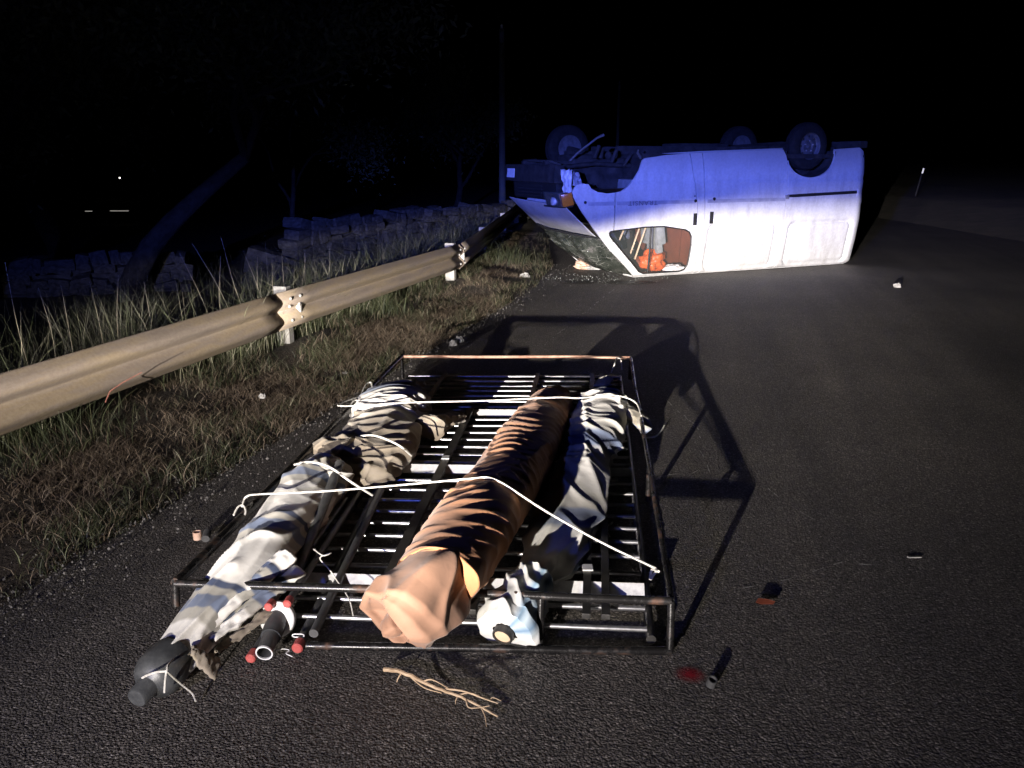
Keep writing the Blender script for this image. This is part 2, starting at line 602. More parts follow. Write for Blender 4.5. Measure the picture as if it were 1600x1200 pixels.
M['brownroll'] = mat_canvas('tan_tarpaulin', [(0.0, (0.36, 0.155, 0.065)), (0.5, (0.42, 0.19, 0.085)), (1.0, (0.36, 0.155, 0.065))], 0.8, 0.4, 0.42)
M['tanend'] = mat_canvas('pale_tan_tarpaulin', [(0.0, (0.205, 0.112, 0.072)), (0.5, (0.25, 0.142, 0.093)), (1.0, (0.205, 0.112, 0.072))], 0.8, 0.4, 0.25)
W_, B_, D_, K_, T_ = (0.64, 0.625, 0.58), (0.15, 0.185, 0.27), (0.06, 0.08, 0.145), (0.28, 0.25, 0.19), (0.40, 0.385, 0.34)
M['stripe'] = mat_canvas('blue_white_striped_canvas', [(0.0, (.78, .765, .72)), (0.30, (.78, .765, .72)), (0.33, T_), (0.42, T_), (0.44, B_), (0.55, B_), (0.57, T_), (0.63, T_), (0.65, D_), (0.70, D_), (0.72, (.78, .765, .72)), (1.0, (.78, .765, .72))], 2.1, 0.03, 0.35, 0.03)
M['khaki'] = mat_canvas('khaki_canvas', [(0.0, (0.30, 0.26, 0.205)), (0.3, (0.22, 0.185, 0.14)), (0.6, (0.21, 0.175, 0.135)), (0.8, (0.40, 0.37, 0.32)), (1.0, (0.30, 0.26, 0.205))], 0.9, 0.5, 0.4, 0.25)
M['silver'] = mat_canvas('grey_blue_striped_canvas', [(0.0, W_), (0.12, T_), (0.30, K_), (0.42, T_), (0.48, B_), (0.56, D_), (0.62, B_), (0.66, K_), (0.85, W_), (1.0, W_)], 1.15, 0.30, 0.45, 0.12)
M['silver2'] = mat_canvas('pale_grey_blue_canvas', [(0.0, W_), (0.20, (.74, .72, .68)), (0.42, W_), (0.48, B_), (0.56, D_), (0.62, B_), (0.66, T_), (0.85, W_), (1.0, W_)], 1.15, 0.30, 0.35, 0.12)
M['wrap'] = mat_canvas('white_blue_wrapping', [(0.0, (0.60, 0.60, 0.57)), (0.30, (0.60, 0.60, 0.57)), (0.34, (0.20, 0.31, 0.42)), (0.38, (0.46, 0.55, 0.60)), (0.44, (0.16, 0.26, 0.38)), (0.48, (0.48, 0.56, 0.60)), (0.53, (0.60, 0.60, 0.57)), (1.0, (0.60, 0.60, 0.57))], 0.0, 1.0, 0.3, 0.03)
M['pole'] = simple('grey_pole_paint', (0.075, 0.075, 0.075), (0.12, 0.12, 0.12), 0.45, 0.3, 20, 0.1)
M['cap'] = simple('dark_grey_end_cap', (0.035, 0.037, 0.04), (0.065, 0.068, 0.07), 0.42, 0, 25, 0.15)
M['flange'] = simple('white_plastic_flange', (0.58, 0.58, 0.57), (0.70, 0.70, 0.69), 0.5, 0, 25, 0.05)
M['redcap'] = simple('red_plastic_cap', (0.34, 0.05, 0.045), (0.45, 0.10, 0.09), 0.5, 0, 25, 0.05)
M['rope'] = simple('white_rope', (0.36, 0.345, 0.31), (0.58, 0.565, 0.52), 0.85, 0, 60, 0.5, 0.003, 160)
M['stick'] = simple('dry_stick_bark', (0.36, 0.25, 0.15), (0.55, 0.42, 0.28), 0.8, 0, 25, 0.5, 0.004)
M['stone'] = simple('dry_limestone', (0.03, 0.03, 0.029), (0.11, 0.108, 0.104), 0.9, 0, 5, 0.7, 0.03, 14)
M['bark'] = simple('rough_bark', (0.012, 0.011, 0.010), (0.04, 0.037, 0.033), 0.9, 0, 7, 0.8, 0.03, 16)
M['leaf'] = simple('dull_leaves', (0.05, 0.065, 0.035), (0.10, 0.12, 0.07), 0.7, 0, 3, 0)
M['concrete'] = simple('concrete_pole', (0.17, 0.17, 0.15), (0.24, 0.24, 0.21), 0.9, 0, 3, 0.2)
M['red'] = mat_stain('red_spray_stain', (0.30, 0.006, 0.02), 0.62)
M['oil'] = mat_stain('dark_oil_stain', (0.010, 0.009, 0.009), 0.9)
M['scrape'] = mat_stain('pale_scrape', (0.32, 0.31, 0.29), 0.8)
M['card'] = simple('torn_cardboard', (0.45, 0.28, 0.20), (0.6, 0.42, 0.32), 0.8, 0, 20, 0.2)
M['twig'] = simple('reddish_twig', (0.16, 0.06, 0.045), (0.24, 0.10, 0.07), 0.7, 0, 30, 0.2)
M['pebble'] = simple('road_edge_gravel', (0.06, 0.056, 0.052), (0.19, 0.18, 0.165), 0.9, 0, 18, 0.3, 0.004, 60)
M['dentpaint'] = simple('scuffed_primer', (0.20, 0.19, 0.21), (0.42, 0.42, 0.44), 0.6, 0.1, 14, 0.5, 0.01)
M['axle'] = simple('bare_steel_rod', (0.07, 0.066, 0.06), (0.13, 0.125, 0.115), 0.6, 0.3, 20, 0.2)
M['rust'] = simple('rusty_rail', (0.17, 0.085, 0.055), (0.32, 0.21, 0.15), 0.6, 0.2, 14, 0.3, 0.003)
M['lensred'] = simple('dull_red_lens', (0.07, 0.018, 0.010), (0.12, 0.032, 0.018), 0.35, 0, 60, 0.2)
M['stripe_grey'] = simple('faded_grey_stripe', (0.30, 0.30, 0.32), (0.42, 0.42, 0.44), 0.5, 0, 8, 0)
M['scrap'] = simple('dirty_paper', (0.22, 0.215, 0.205), (0.42, 0.41, 0.39), 0.85, 0, 20, 0.3)
M['dryedge'] = simple('asphalt_strip', (0.05, 0.048, 0.045), (0.09, 0.085, 0.08), 0.85, 0, 60, 0.9, 0.01, 110)

# ------------------------------------------------------------------ ground and road
EDGE = [(-11.9, -32.0), (-5.0, -7.9), (-1.93, 2.7), (-0.93, 6.15), (0.25, 10.2), (0.62, 12.5), (0.85, 20), (0.4, 40), (-8, 90)]


def edge_x(y):
    for (x0, y0), (x1, y1) in zip(EDGE, EDGE[1:]):
        if y <= y1:
            return x0 + (x1 - x0) * (y - y0) / (y1 - y0)
    return EDGE[-1][0]


ROADW = 9.5


def rough_edge(y):
    return edge_x(y) + 0.07 * noise.noise(Vector((y * 1.7, 3.1, 0))) + 0.035 * noise.noise(Vector((y * 7.0, 9.1, 0)))


def ground_z(x, y):
    d = edge_x(y) - x
    n = noise.noise(Vector((x * 0.9, y * 0.9, 2.0))) * 0.05 + noise.noise(Vector((x * 3.3, y * 3.3, 5.0))) * 0.02
    if d < -ROADW - 0.2:
        k = min(1.0, (-d - ROADW) / 3.0)
        return 0.02 + 0.35 * k * k + n * 2 * k
    if d < -0.12:
        return -0.06
    if d < 0.08:
        return -0.06 + 0.065 * (d + 0.12) / 0.2
    k = min(1.0, max(0.0, (d - 1.1) / 3.2))
    k = k * k * (3 - 2 * k)
    return 0.005 + 0.05 * min(1, d) + n * min(1, d * 2) - 0.62 * k


def axis(lo, hi, fine_lo, fine_hi, step):
    a = list(np.arange(fine_lo, fine_hi, step))
    v, s = fine_hi, step
    while v < hi:
        a.append(v)
        s *= 1.35
        v += s
    a.append(hi)
    v, s = fine_lo - step, step
    while v > lo:
        a.insert(0, v)
        s *= 1.35
        v -= s
    a.insert(0, lo)
    return a


gx = axis(-900, 900, -7, 2.0, 0.11)
gy = axis(-300, 1500, -1.0, 18, 0.14)
gv, gf = [], []
for y in gy:
    for x in gx:
        gv.append((x, y, ground_z(x, y)))
nx = len(gx)
for j in range(len(gy) - 1):
    for i in range(nx - 1):
        gf.append((j * nx + i, j * nx + i + 1, (j + 1) * nx + i + 1, (j + 1) * nx + i))
me = bpy.data.meshes.new('ground')
me.from_pydata(gv, [], gf)
tag(link('ground', me, M['ground']), kind='structure')

ys = list(np.arange(-20, 16, 0.12)) + list(np.arange(16, 90, 2.0))
rv, rf = [], []
for y in ys:
    xl = rough_edge(y)
    for k in range(7):
        f = k / 6
        xx = xl + (edge_x(y) + ROADW - xl) * f
        rv.append((xx, y, (0.0 if k else -0.02)))
for j in range(len(ys) - 1):
    for k in range(6):
        rf.append((j * 7 + k, j * 7 + k + 1, (j + 1) * 7 + k + 1, (j + 1) * 7 + k))
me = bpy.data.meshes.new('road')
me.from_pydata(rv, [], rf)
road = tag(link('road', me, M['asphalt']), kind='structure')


def stain(name, loc, sx, sy, m, rz=0.0, z=0.004, label=None):
    bm = bmesh.new()
    bmesh.ops.create_circle(bm, cap_ends=True, segments=32, radius=1.0)
    o = from_bm(name, bm, m, road)
    o.location = (loc[0], loc[1], z)
    o.scale = (sx, sy, 1)
    o.rotation_euler = (0, 0, rz)
    if label: o['label'] = label
    return o


p = at(1078, 1056)
stain('paint_stain', p, 0.062, 0.055, M['red'], label='small red stain on the asphalt by the rack corner')
p = at(905, 441)
stain('oil_stain', p, 0.35, 0.24, M['oil'], 0.2, label='dark oil stain on the asphalt below the windscreen')
p = at(985, 442)
stain('oil_stain', p, 0.5, 0.2, M['oil'], 0.1, 0.006)


def scrape(pts, w):
    """broken pale scratch in the asphalt, flush sheet"""
    bm = bmesh.new()
    P = [at(*q) for q in pts]
    for a, b in zip(P, P[1:]):
        d = b - a
        n = int(max(2, d.length / 0.05))
        t = d.normalized()
        s = Vector((-t.y, t.x, 0))
        for i in range(n):
            if random.random() < 0.42:
                continue
            q0, q1 = a + d * (i / n), a + d * ((i + 0.9) / n)
            j = s * random.uniform(-0.008, 0.008)
            ww = w * random.uniform(0.2, 0.85)
            vs = [bm.verts.new(v + Vector((0, 0, 0.004))) for v in (q0 + j - s * ww, q1 + j - s * ww * 0.5, q1 + j + s * ww * 0.5, q0 + j + s * ww)]
            bm.faces.new(vs)
    return from_bm('scrape_mark', bm, M['chalk'], road)


M['chalk'] = simple('ground_asphalt_dust', (0.22, 0.215, 0.20), (0.50, 0.49, 0.46), 0.9, 0, 40, 0)
scrape([(1115, 927), (1180, 915), (1255, 900), (1320, 880), (1385, 884)], 0.005)
scrape([(1180, 745), (1225, 785), (1275, 815)], 0.005)
scrape([(1040, 625), (1085, 665), (1105, 700)], 0.006)
scrape([(1080, 740), (1100, 730)], 0.008)
scrape([(1030, 745), (1060, 742)], 0.006)
scrape([(850, 540), (960, 452)], 0.010)
scrape([(1085, 690), (1110, 740)], 0.004)

# gravel along the road's edge: nobody could count it
def pebbles():
    base = [(1, 0, 0), (-1, 0, 0), (0, 1, 0), (0, -1, 0), (0, 0, 1), (0, 0, -1)]
    fc = [(0, 2, 4), (2, 1, 4), (1, 3, 4), (3, 0, 4), (2, 0, 5), (1, 2, 5), (3, 1, 5), (0, 3, 5)]
    V, F_ = [], []
    for i in range(4200):
        y = 1.6 + (random.random() ** 1.4) * 11
        x = rough_edge(y) + random.gauss(0.04, 0.13)
        if y > 9.0 and random.random() < .7:
            continue
        r = random.choice((0.002, 0.003, 0.003, 0.004, 0.005, 0.007)) * random.uniform(0.7, 1.2)
        z = max(ground_z(x, y), 0.0 if x > rough_edge(y) else -1) + r * 0.35
        o = len(V)
        s = [random.uniform(0.6, 1.3) * r for _ in range(3)]
        a = random.random() * 6.28
        ca, sa = math.cos(a), math.sin(a)
        for bx, by, bz in base:
            X, Y, Z = bx * s[0] + random.uniform(-.2, .2) * r, by * s[1] + random.uniform(-.2, .2) * r, bz * s[2]
            V.append((x + X * ca - Y * sa, y + X * sa + Y * ca, z + Z))
        F_ += [tuple(o + k for k in f) for f in fc]
    me = bpy.data.meshes.new('edge_gravel')
    me.from_pydata(V, [], F_)
    return tag(link('edge_gravel', me, M['pebble'], smooth=False), 'loose pale gravel scattered along the left road edge', 'gravel', kind='stuff')


pebbles()

# ------------------------------------------------------------------ grass
GREEN = np.array([[0.032, 0.040, 0.017], [0.044, 0.053, 0.024], [0.030, 0.038, 0.021], [0.064, 0.066, 0.034]])
STRAW = np.array([[0.13, 0.095, 0.065], [0.18, 0.14, 0.10], [0.09, 0.067, 0.047], [0.22, 0.18, 0.13], [0.12, 0.095, 0.07]])
PALE = np.array([[0.22, 0.21, 0.14], [0.27, 0.26, 0.19], [0.13, 0.14, 0.08], [0.08, 0.095, 0.045]])


def blades(name, pos, hgt, wid, lean, tint, label, seg=3, parent=None, kind='stuff'):
    n = len(pos)
    az = rng.uniform(0, 2 * np.pi, n)
    la = rng.uniform(0, 2 * np.pi, n)
    side = np.stack([np.cos(az), np.sin(az), np.zeros(n)], 1)
    ld = np.stack([np.cos(la), np.sin(la), np.zeros(n)], 1)
    V = np.zeros((n, 2 * seg + 1, 3))
    for k in range(seg):
        t = k / seg
        c = pos + np.array([0, 0, 1.0]) * (hgt * (t - 0.25 * lean * t * t))[:, None] + ld * (hgt * lean * t ** 2)[:, None]
        w = (wid * (1 - 0.75 * t))[:, None]
        V[:, 2 * k] = c - side * w
        V[:, 2 * k + 1] = c + side * w
    V[:, -1] = pos + np.array([0, 0, 1.0]) * (hgt * (1 - 0.25 * lean))[:, None] + ld * (hgt * lean)[:, None]
    nv = 2 * seg + 1
    tri = []
    for k in range(seg - 1):
        a = 2 * k
        tri += [(a, a + 1, a + 3), (a, a + 3, a + 2)]
    a = 2 * (seg - 1)
    tri.append((a, a + 1, a + 2))
    tri = np.array(tri)
    F_ = (tri[None] + (np.arange(n) * nv)[:, None, None]).reshape(-1, 3)
    me = bpy.data.meshes.new(name)
    me.vertices.add(n * nv)
    me.vertices.foreach_set('co', V.reshape(-1))
    me.loops.add(len(F_) * 3)
    me.loops.foreach_set('vertex_index', F_.reshape(-1).astype(np.int32))
    me.polygons.add(len(F_))
    me.polygons.foreach_set('loop_start', (np.arange(len(F_)) * 3).astype(np.int32))
    me.update()
    me.validate()
    at_ = me.color_attributes.new('tint', 'FLOAT_COLOR', 'POINT')
    cc = np.concatenate([np.repeat(tint, nv, 0), np.ones((n * nv, 1))], 1)
    at_.data.foreach_set('color', cc.reshape(-1))
    o = link(name, me, M['grass'], parent, smooth=False)
    if parent is None:
        tag(o, label, 'grass', kind=kind)
    return o


def pick(pal, n):
    return pal[rng.integers(0, len(pal), n)] * rng.uniform(0.7, 1.25, (n, 1))


POSTS = [(-3.05, 2.75), (-1.90, 6.55), (-0.74, 10.15)]


def verge(n):
    P, H, Wd, Ln, T = [], [], [], [], []
    tries = 0
    while len(P) < n and tries < n * 20:
        tries += 1
        y = random.uniform(1.0, 12.5) if random.random() < 0.85 else random.uniform(12.5, 18)
        d = random.uniform(-0.02, 1.3)
        x = edge_x(y) - d
        if min(math.hypot(x - q_[0], (y - q_[1]) * .5) for q_ in POSTS) < 0.16:
            continue
        pt = noise.noise(Vector((x * 1.6, y * 0.9, 0.3)))
        dens = 0.55 + noise.noise(Vector((x * 2.6, y * 2.6, 7.3)))
        if d > 0.78:
            dens *= 0.5
        if y > 9.3 and d < 0.7:
            dens *= 0.25
        if random.random() > dens:
            continue
        strip = 0.80 if 0.24 < d < 0.85 else -0.10
        if y < 3.4:
            strip -= 0.5
        straw = (pt * 1.5 + strip + random.gauss(0, 0.25)) > 0.28
        z = ground_z(x, y) - 0.01
        P.append((x, y, z))
        if straw:
            H.append(random.uniform(0.03, 0.10)); Wd.append(random.uniform(0.0012, 0.0028)); Ln.append(random.uniform(0.5, 1.6))
            T.append(STRAW[random.randrange(5)] * random.uniform(0.6, 1.15))
        else:
            tall = 1.0 + max(0, d - 0.6) * 0.5
            H.append(random.uniform(0.04, 0.13) * tall); Wd.append(random.uniform(0.0011, 0.0026)); Ln.append(random.uniform(0.3, 1.4))
            T.append((GREEN if random.random() < 0.62 else (STRAW[:4] if random.random() < .7 else PALE))[random.randrange(4)] * random.uniform(0.7, 1.3))
    return [np.array(a) for a in (P, H, Wd, Ln, T)]


P_, H_, Wd_, Ln_, T_a = verge(60000)
blades('verge_grass', P_, H_, Wd_, Ln_, T_a, 'short green and straw coloured grass on the verge under the guardrail')


def behind_rail(n):
    P, H, Wd, Ln, T = [], [], [], [], []
    while len(P) < n:
        y = random.uniform(2.0, 16)
        d = 1.15 + random.expovariate(1.3)
        if d > 5:
            continue
        x = edge_x(y) - d
        dens = 0.22 + 1.6 * noise.noise(Vector((x * 1.2, y * 1.2, 17.3)))
        if random.random() > dens:
            continue
        P.append((x, y, ground_z(x, y) - 0.02))
        H.append(random.uniform(0.15, 0.55) + (0.35 if random.random() < 0.15 else 0))
        Wd.append(random.uniform(0.0013, 0.003)); Ln.append(random.uniform(0.1, 0.9))
        T.append((PALE if random.random() < 0.6 else GREEN)[random.randrange(4)] * random.uniform(0.6, 1.3))
    return [np.array(a) for a in (P, H, Wd, Ln, T)]


P_, H_, Wd_, Ln_, T_a = behind_rail(10000)
n2 = 5200
yy = rng.uniform(3.5, 17, n2)
dd = rng.uniform(1.5, 5.5, n2)
keep = np.array([noise.noise(Vector((d_ * .9, y_ * .7, 31.0))) > -.05 for d_, y_ in zip(dd, yy)])
yy, dd = yy[keep], dd[keep]
xx = np.array([edge_x(y_) - d_ for y_, d_ in zip(yy, dd)])
P2 = np.array([(x_, y_, ground_z(x_, y_) - .02) for x_, y_ in zip(xx, yy)])
P_ = np.concatenate([P_, P2])
H_ = np.concatenate([H_, rng.uniform(.35, 1.0, len(P2))])
Wd_ = np.concatenate([Wd_, rng.uniform(.0012, .003, len(P2))])
Ln_ = np.concatenate([Ln_, rng.uniform(.1, 1.0, len(P2))])
T_a = np.concatenate([T_a, pick(PALE, len(P2)) * .8])
blades('rank_grass', P_, H_, Wd_, Ln_, T_a, 'rank tall grass growing on the dark slope behind the guardrail', seg=4)


def tuft(px, py, z, n, hmin, hmax, label, pal, spread=0.10, lean=0.7):
    c = at(px, py, z)
    P = np.stack([rng.normal(c.x, spread, n), rng.normal(c.y, spread, n), np.full(n, 0.0)], 1)
    for q in P:
        q[2] = ground_z(q[0], q[1]) - 0.02
    H = rng.uniform(hmin, hmax, n)
    o = blades('grass_tuft', P, H, rng.uniform(0.0018, 0.0035, n), rng.uniform(0.1, lean, n), pick(pal, n), label, seg=4, kind='thing')
    del o['kind']
    o['category'] = 'grass tuft'
    o['group'] = 'grass tufts along the guardrail'


tuft(205, 510, 0.25, 260, 0.5, 0.85, 'pale tall grass tuft behind the guardrail, nearest its left end', PALE, 0.12)
tuft(140, 520, 0.2, 200, 0.45, 0.9, 'thin grass tuft left of the pale tall tuft behind the rail', PALE, 0.15)
tuft(30, 560, 0.1, 240, 0.4, 0.75, 'grass tuft at the left picture edge behind the guardrail', PALE, 0.2)
tuft(600, 490, 0.05, 220, 0.15, 0.36, 'green grass tuft hanging out under the rail between the two posts', GREEN, 0.12, 1.1)
tuft(795, 415, 0.0, 300, 0.15, 0.4, 'green grass tuft at the end of the lit guardrail by the van', GREEN, 0.22, 1.0)
tuft(60, 690, 0.05, 260, 0.18, 0.38, 'grass tuft under the guardrail at the left picture edge', GREEN, 0.22, 1.0)
tuft(500, 470, 0.2, 200, 0.4, 0.8, 'grass tuft behind the guardrail beside its middle post', PALE, 0.15)
tuft(660, 440, 0.0, 160, 0.17, 0.3, 'low grass tuft behind the rail short of the far post', PALE, 0.09)


def stalks():
    """dry weeds leaning over the rail, a few stalks each"""
    W = [('dry weed leaning left over the rail short of its middle post', [(345, 470, 280, 395), (380, 470, 300, 380), (400, 470, 345, 370), (425, 465, 380, 392)]),
         ('upright dry weed just left of the middle rail post', [(352, 480, 345, 400), (410, 470, 402, 398), (430, 465, 425, 405)]),
         ('dry weed standing directly behind the middle rail post', [(452, 455, 440, 395), (466, 455, 478, 400), (480, 450, 476, 395), (515, 440, 515, 385)]),
         ('single dry weed stalk between the pale tuft and the leaning weed', [(300, 490, 285, 455)]),
         ('thin dry weed leaning left at the picture edge behind the rail', [(60, 545, 8, 410), (120, 530, 95, 445), (85, 540, 60, 450)]),
         ('dry weed in front of the pale tall tuft behind the rail', [(170, 520, 140, 440), (250, 505, 225, 440), (190, 515, 185, 430)])]
    for lab, L in W:
        first = at(L[0][0], L[0][1] + 60, 0.05)
        e = empty('dry_weed', tuple(first))
        tag(e, lab, 'weed')
        for (x0, y0, x1, y1) in L:
            a = at(x0, y0 + 60, 0.05)
            d = Vector(((x1 - 800) / FPX, _cp - (y1 - 600) / FPX * _sp, -_sp - (y1 - 600) / FPX * _cp))
            top = Vector((0, 0, CAM_H)) + d * ((a.y + 0.15) / d.y)
            a.z = ground_z(a.x, a.y) - 0.02
            mid = (a + top) / 2 + Vector((random.uniform(-.03, .03), random.uniform(-.05, .05), 0.04))
            o = tube('stalk', spline([a, mid, top], 8), [0.0032 - 0.0003 * k for k in range(9)], M['stem'], None, 5)
            o.parent = e
            o.matrix_parent_inverse = Matrix.Translation(-first)


M['stem'] = simple('dry_stem', (0.34, 0.29, 0.20), (0.48, 0.43, 0.32), 0.8, 0, 20, 0)

# ------------------------------------------------------------------ guardrail
def wbeam(name, pts, parent, m, zt=0.55, hgt=0.31):
    """W-profile rail swept along plan points; the face looks to the road (+x side)"""
    prof = []
    for i in range(33):
        t = i / 32
        z = -hgt * t
        # two waves; outward positive
        w = 0.5 - 0.5 * math.cos(t * 4 * math.pi)
        w = w ** 0.75
        prof.append((0.060 * w, z))
    V, F_ = [], []
    n = len(prof)
    for i, p in enumerate(pts):
        a = Vector(pts[max(i - 1, 0)]); b = Vector(pts[min(i + 1, len(pts) - 1)])
        t = (b - a).normalized()
        s = Vector((t.y, -t.x))
        for o, z in prof:
            V.append((p[0] + s.x * o, p[1] + s.y * o, zt + z))
    for i in range(len(pts) - 1):
        for k in range(n - 1):
            F_.append((i * n + k, i * n + k + 1, (i + 1) * n + k + 1, (i + 1) * n + k))
    me = bpy.data.meshes.new(name)
    me.from_pydata(V, [], F_)
    o = link(name, me, m, parent)
    md = o.modifiers.new('thick', 'SOLIDIFY')
    md.thickness = 0.004
    md.offset = 1
    return o


gr = empty('guardrail', (-1.86, 6.8, 0))
tag(gr, 'weathered steel guardrail running along the left verge', 'guardrail')


def gchild(o):
    o.parent = gr
    o.matrix_parent_inverse = Matrix.Translation(-gr.location)
    return o


def lerp2(a, b, n):
    return [(a[0] + (b[0] - a[0]) * i / n, a[1] + (b[1] - a[1]) * i / n) for i in range(n + 1)]


G0, G1, G2 = (-3.62, 0.2), (-1.83, 6.70), (-0.66, 10.36)
G3, G4, G5 = (-0.36, 13.8), (-0.05, 17.5), (0.4, 24.0)
gchild(wbeam('rail_beam', lerp2(G0, G1, 12), None, M['rail']))
gchild(wbeam('rail_beam', lerp2((G1[0] - 0.085 + 0.010, G1[1] - 0.30), G2, 10)[0:], None, M['rail'], zt=0.552))
gchild(wbeam('rail_beam', lerp2((G2[0] - 0.02, G2[1]-.12), G3, 6) + lerp2(G3, G4, 4)[1:] + lerp2(G4, G5, 4)[1:], None, M['rail'], zt=0.546))


def rail_post(x, y, az, zt=0.563):
    """C-section post with a spacer and bolts"""
    rot = Matrix.Rotation(-az, 3, 'Z')
    bm = bmesh.new()
    prof = [(-0.06, -0.04), (0.06, -0.04), (0.06, 0.03), (0.054, 0.03), (0.054, -0.034), (-0.054, -0.034), (-0.054, 0.03), (-0.06, 0.03)]
    lo = [bm.verts.new((px, py, -0.7)) for px, py in prof]
    hi = [bm.verts.new((px, py, zt)) for px, py in prof]
    for k in range(8):
        k2 = (k + 1) % 8
        bm.faces.new((lo[k], lo[k2], hi[k2], hi[k]))
    bm.faces.new(hi)
    o = from_bm('post', bm, M['galv'])
    o.location = (x, y, 0)
    o.rotation_euler = (0, 0, -az)
    gchild(o)
    return o


azr = R(17)
for (x, y, a) in [(-3.05, 2.95 - .06, R(15.5)), (-1.95, 6.74, R(15.7)), (-0.79, 10.33, R(17)), (-0.5, 13.8, R(5)), (-0.19, 17.5, R(5))]:
    rail_post(x, y, a, 0.563 if y < 12 else 0.48)


def spacer(x, y, az, z0, z1):
    bm = bmesh.new()
    bm_box(bm, (0, 0, (z0 + z1) / 2), (0.06, 0.11, z1 - z0), None, 0.006)
    o = from_bm('spacer', bm, M['galv'])
    o.location = (x, y, 0)
    o.rotation_euler = (0, 0, -az)
    gchild(o)


# square washer plate in the rail's valley and bolts at the joints
for (x, y, a) in [(G1[0], G1[1], R(15.7)), (G2[0], G2[1], R(17))]:
    s = Vector((math.cos(a), -math.sin(a)))
    t = Vector((math.sin(a), math.cos(a)))
    bm = bmesh.new()
    bm_box(bm, (0, 0, 0), (0.055, 0.030, 0.105), None, 0.004)
    bm2 = bm
    o = from_bm('washer_plate', bm, M['galv'])
    o.location = (x + s.x * 0.035 - t.x * 0.03, y + s.y * 0.035 - t.y * 0.03, 0.395)
    o.rotation_euler = (0, 0, -a)
    gchild(o)
    for (dt, dz, ds) in [(-0.05, 0.055, 0.07), (-0.2, 0.055, 0.07), (-0.05, 0.235, 0.07), (-0.2, 0.235, 0.07), (-0.05, 0.12, .055), (-0.2, 0.12, .055)]:
        bm = bmesh.new()
        c = Vector((x, y, 0)) + Vector((s.x, s.y, 0)) * ds + Vector((t.x, t.y, 0)) * dt
        c.z = 0.552 - dz
        lathe_bm(bm, [(0, 0.0), (0, 0.016), (0.012, 0.013), (0.017, 0.0)], c, (s.x, s.y, 0), 10)
        gchild(from_bm('bolt', bm, M['galv'], smooth=True))
    # joint end lip
bm = bmesh.new()
pa = at(150, 628, 0.27)
pts = [at(148, 628, 0.30) + Vector((.06, 0, 0)), at(152, 612, 0.34) + Vector((.07, 0, 0)), at(172, 598, 0.37) + Vector((.07, 0, 0)), at(205, 582, 0.40) + Vector((.06, 0, 0))]
tag(tube('twig', pts, [0.004, 0.0035, 0.003, 0.002], M['twig'], None, 6), 'reddish bent twig lying against the guardrail face', 'twig')

# ------------------------------------------------------------------ the roof rack
NL, NR, FL, FR = Vector((-1.165, 2.475, 0)), Vector((0.53, 2.36, 0)), Vector((-0.82, 5.77, 0)), Vector((0.878, 5.735, 0))
rack_o = empty('roof_rack', (-0.14, 4.1, 0))
tag(rack_o, 'rusty black tubular roof rack lying upright on the asphalt', 'roof rack')


def RP(s, t, z):
    a = NL.lerp(NR, s)
    b = FL.lerp(FR, s)
    p = a.lerp(b, t)
    return Vector((p.x, p.y, z))


def rchild(o):
    o.parent = rack_o
    o.matrix_parent_inverse = Matrix.Translation(-rack_o.location)
    return o


def rtube(name, pts, r, m, seg=10):
    return rchild(tube(name, pts, r, m, None, seg))


def wob(a, b, n, amp):
    out = []
    for i in range(n + 1):
        f = i / n
        p = a.lerp(b, f)
        k = math.sin(math.pi * f)
        out.append(p + Vector((noise.noise(p * 1.3), noise.noise(p * 1.7 + Vector((4, 0, 0))), noise.noise(p * 1.1 + Vector((0, 7, 0))))) * amp * k)
    return out


ZT, ZB = 0.185, 0.035
rr = 0.0145
# upper rails
rtube('top_rail', wob(RP(0, 0, ZT), RP(0.40, 0, ZT + .005), 8, 0.006), rr, M['rack'])
rtube('top_rail', wob(RP(0.40, 0, ZT + .005), RP(1, 0, ZT), 10, 0.006), rr, M['rack'])
rtube('top_rail', wob(RP(0, 1, ZT), RP(1, 1, ZT), 14, 0.010), 0.0115, M['rust'])
rtube('top_rail', wob(RP(0, 0, ZT), RP(0, 1, ZT), 18, 0.012), 0.019, M['rack'])
rtube('top_rail', wob(RP(1, 0, ZT), RP(1, 1, ZT), 18, 0.012), 0.0115, M['rack'])
# lower rails
rtube('bottom_rail', wob(RP(0.26, -0.028, 0.022), RP(1.0, -0.012, 0.022), 10, 0.008), rr, M['rack'])
rtube('bottom_rail', wob(RP(0.03, 0.0, ZB), RP(0.03, 1, ZB), 14, 0.006), 0.015, M['rack'])
rtube('bottom_rail', wob(RP(0.965, 0.0, ZB), RP(0.955, 1, ZB), 14, 0.006), 0.017, M['darkmetal'])
rtube('bottom_rail', [RP(0.03, 1, ZB), RP(0.955, 1, ZB)], 0.014, M['rack'])
# posts
for (s, t) in [(1, 0), (0.745, 0), (1, 1), (0, 1), (1, 0.35), (1, 0.68), (0, 0.33), (0, 0.67)]:
    rtube('rack_post', [RP(s, t - (0.012 if t == 0 else 0), 0.02), RP(s, t, ZT)], 0.013, M['rack'])
rtube('rack_post', [RP(0, -0.004, 0.105), RP(0, 0, ZT)], 0.013, M['rack'])
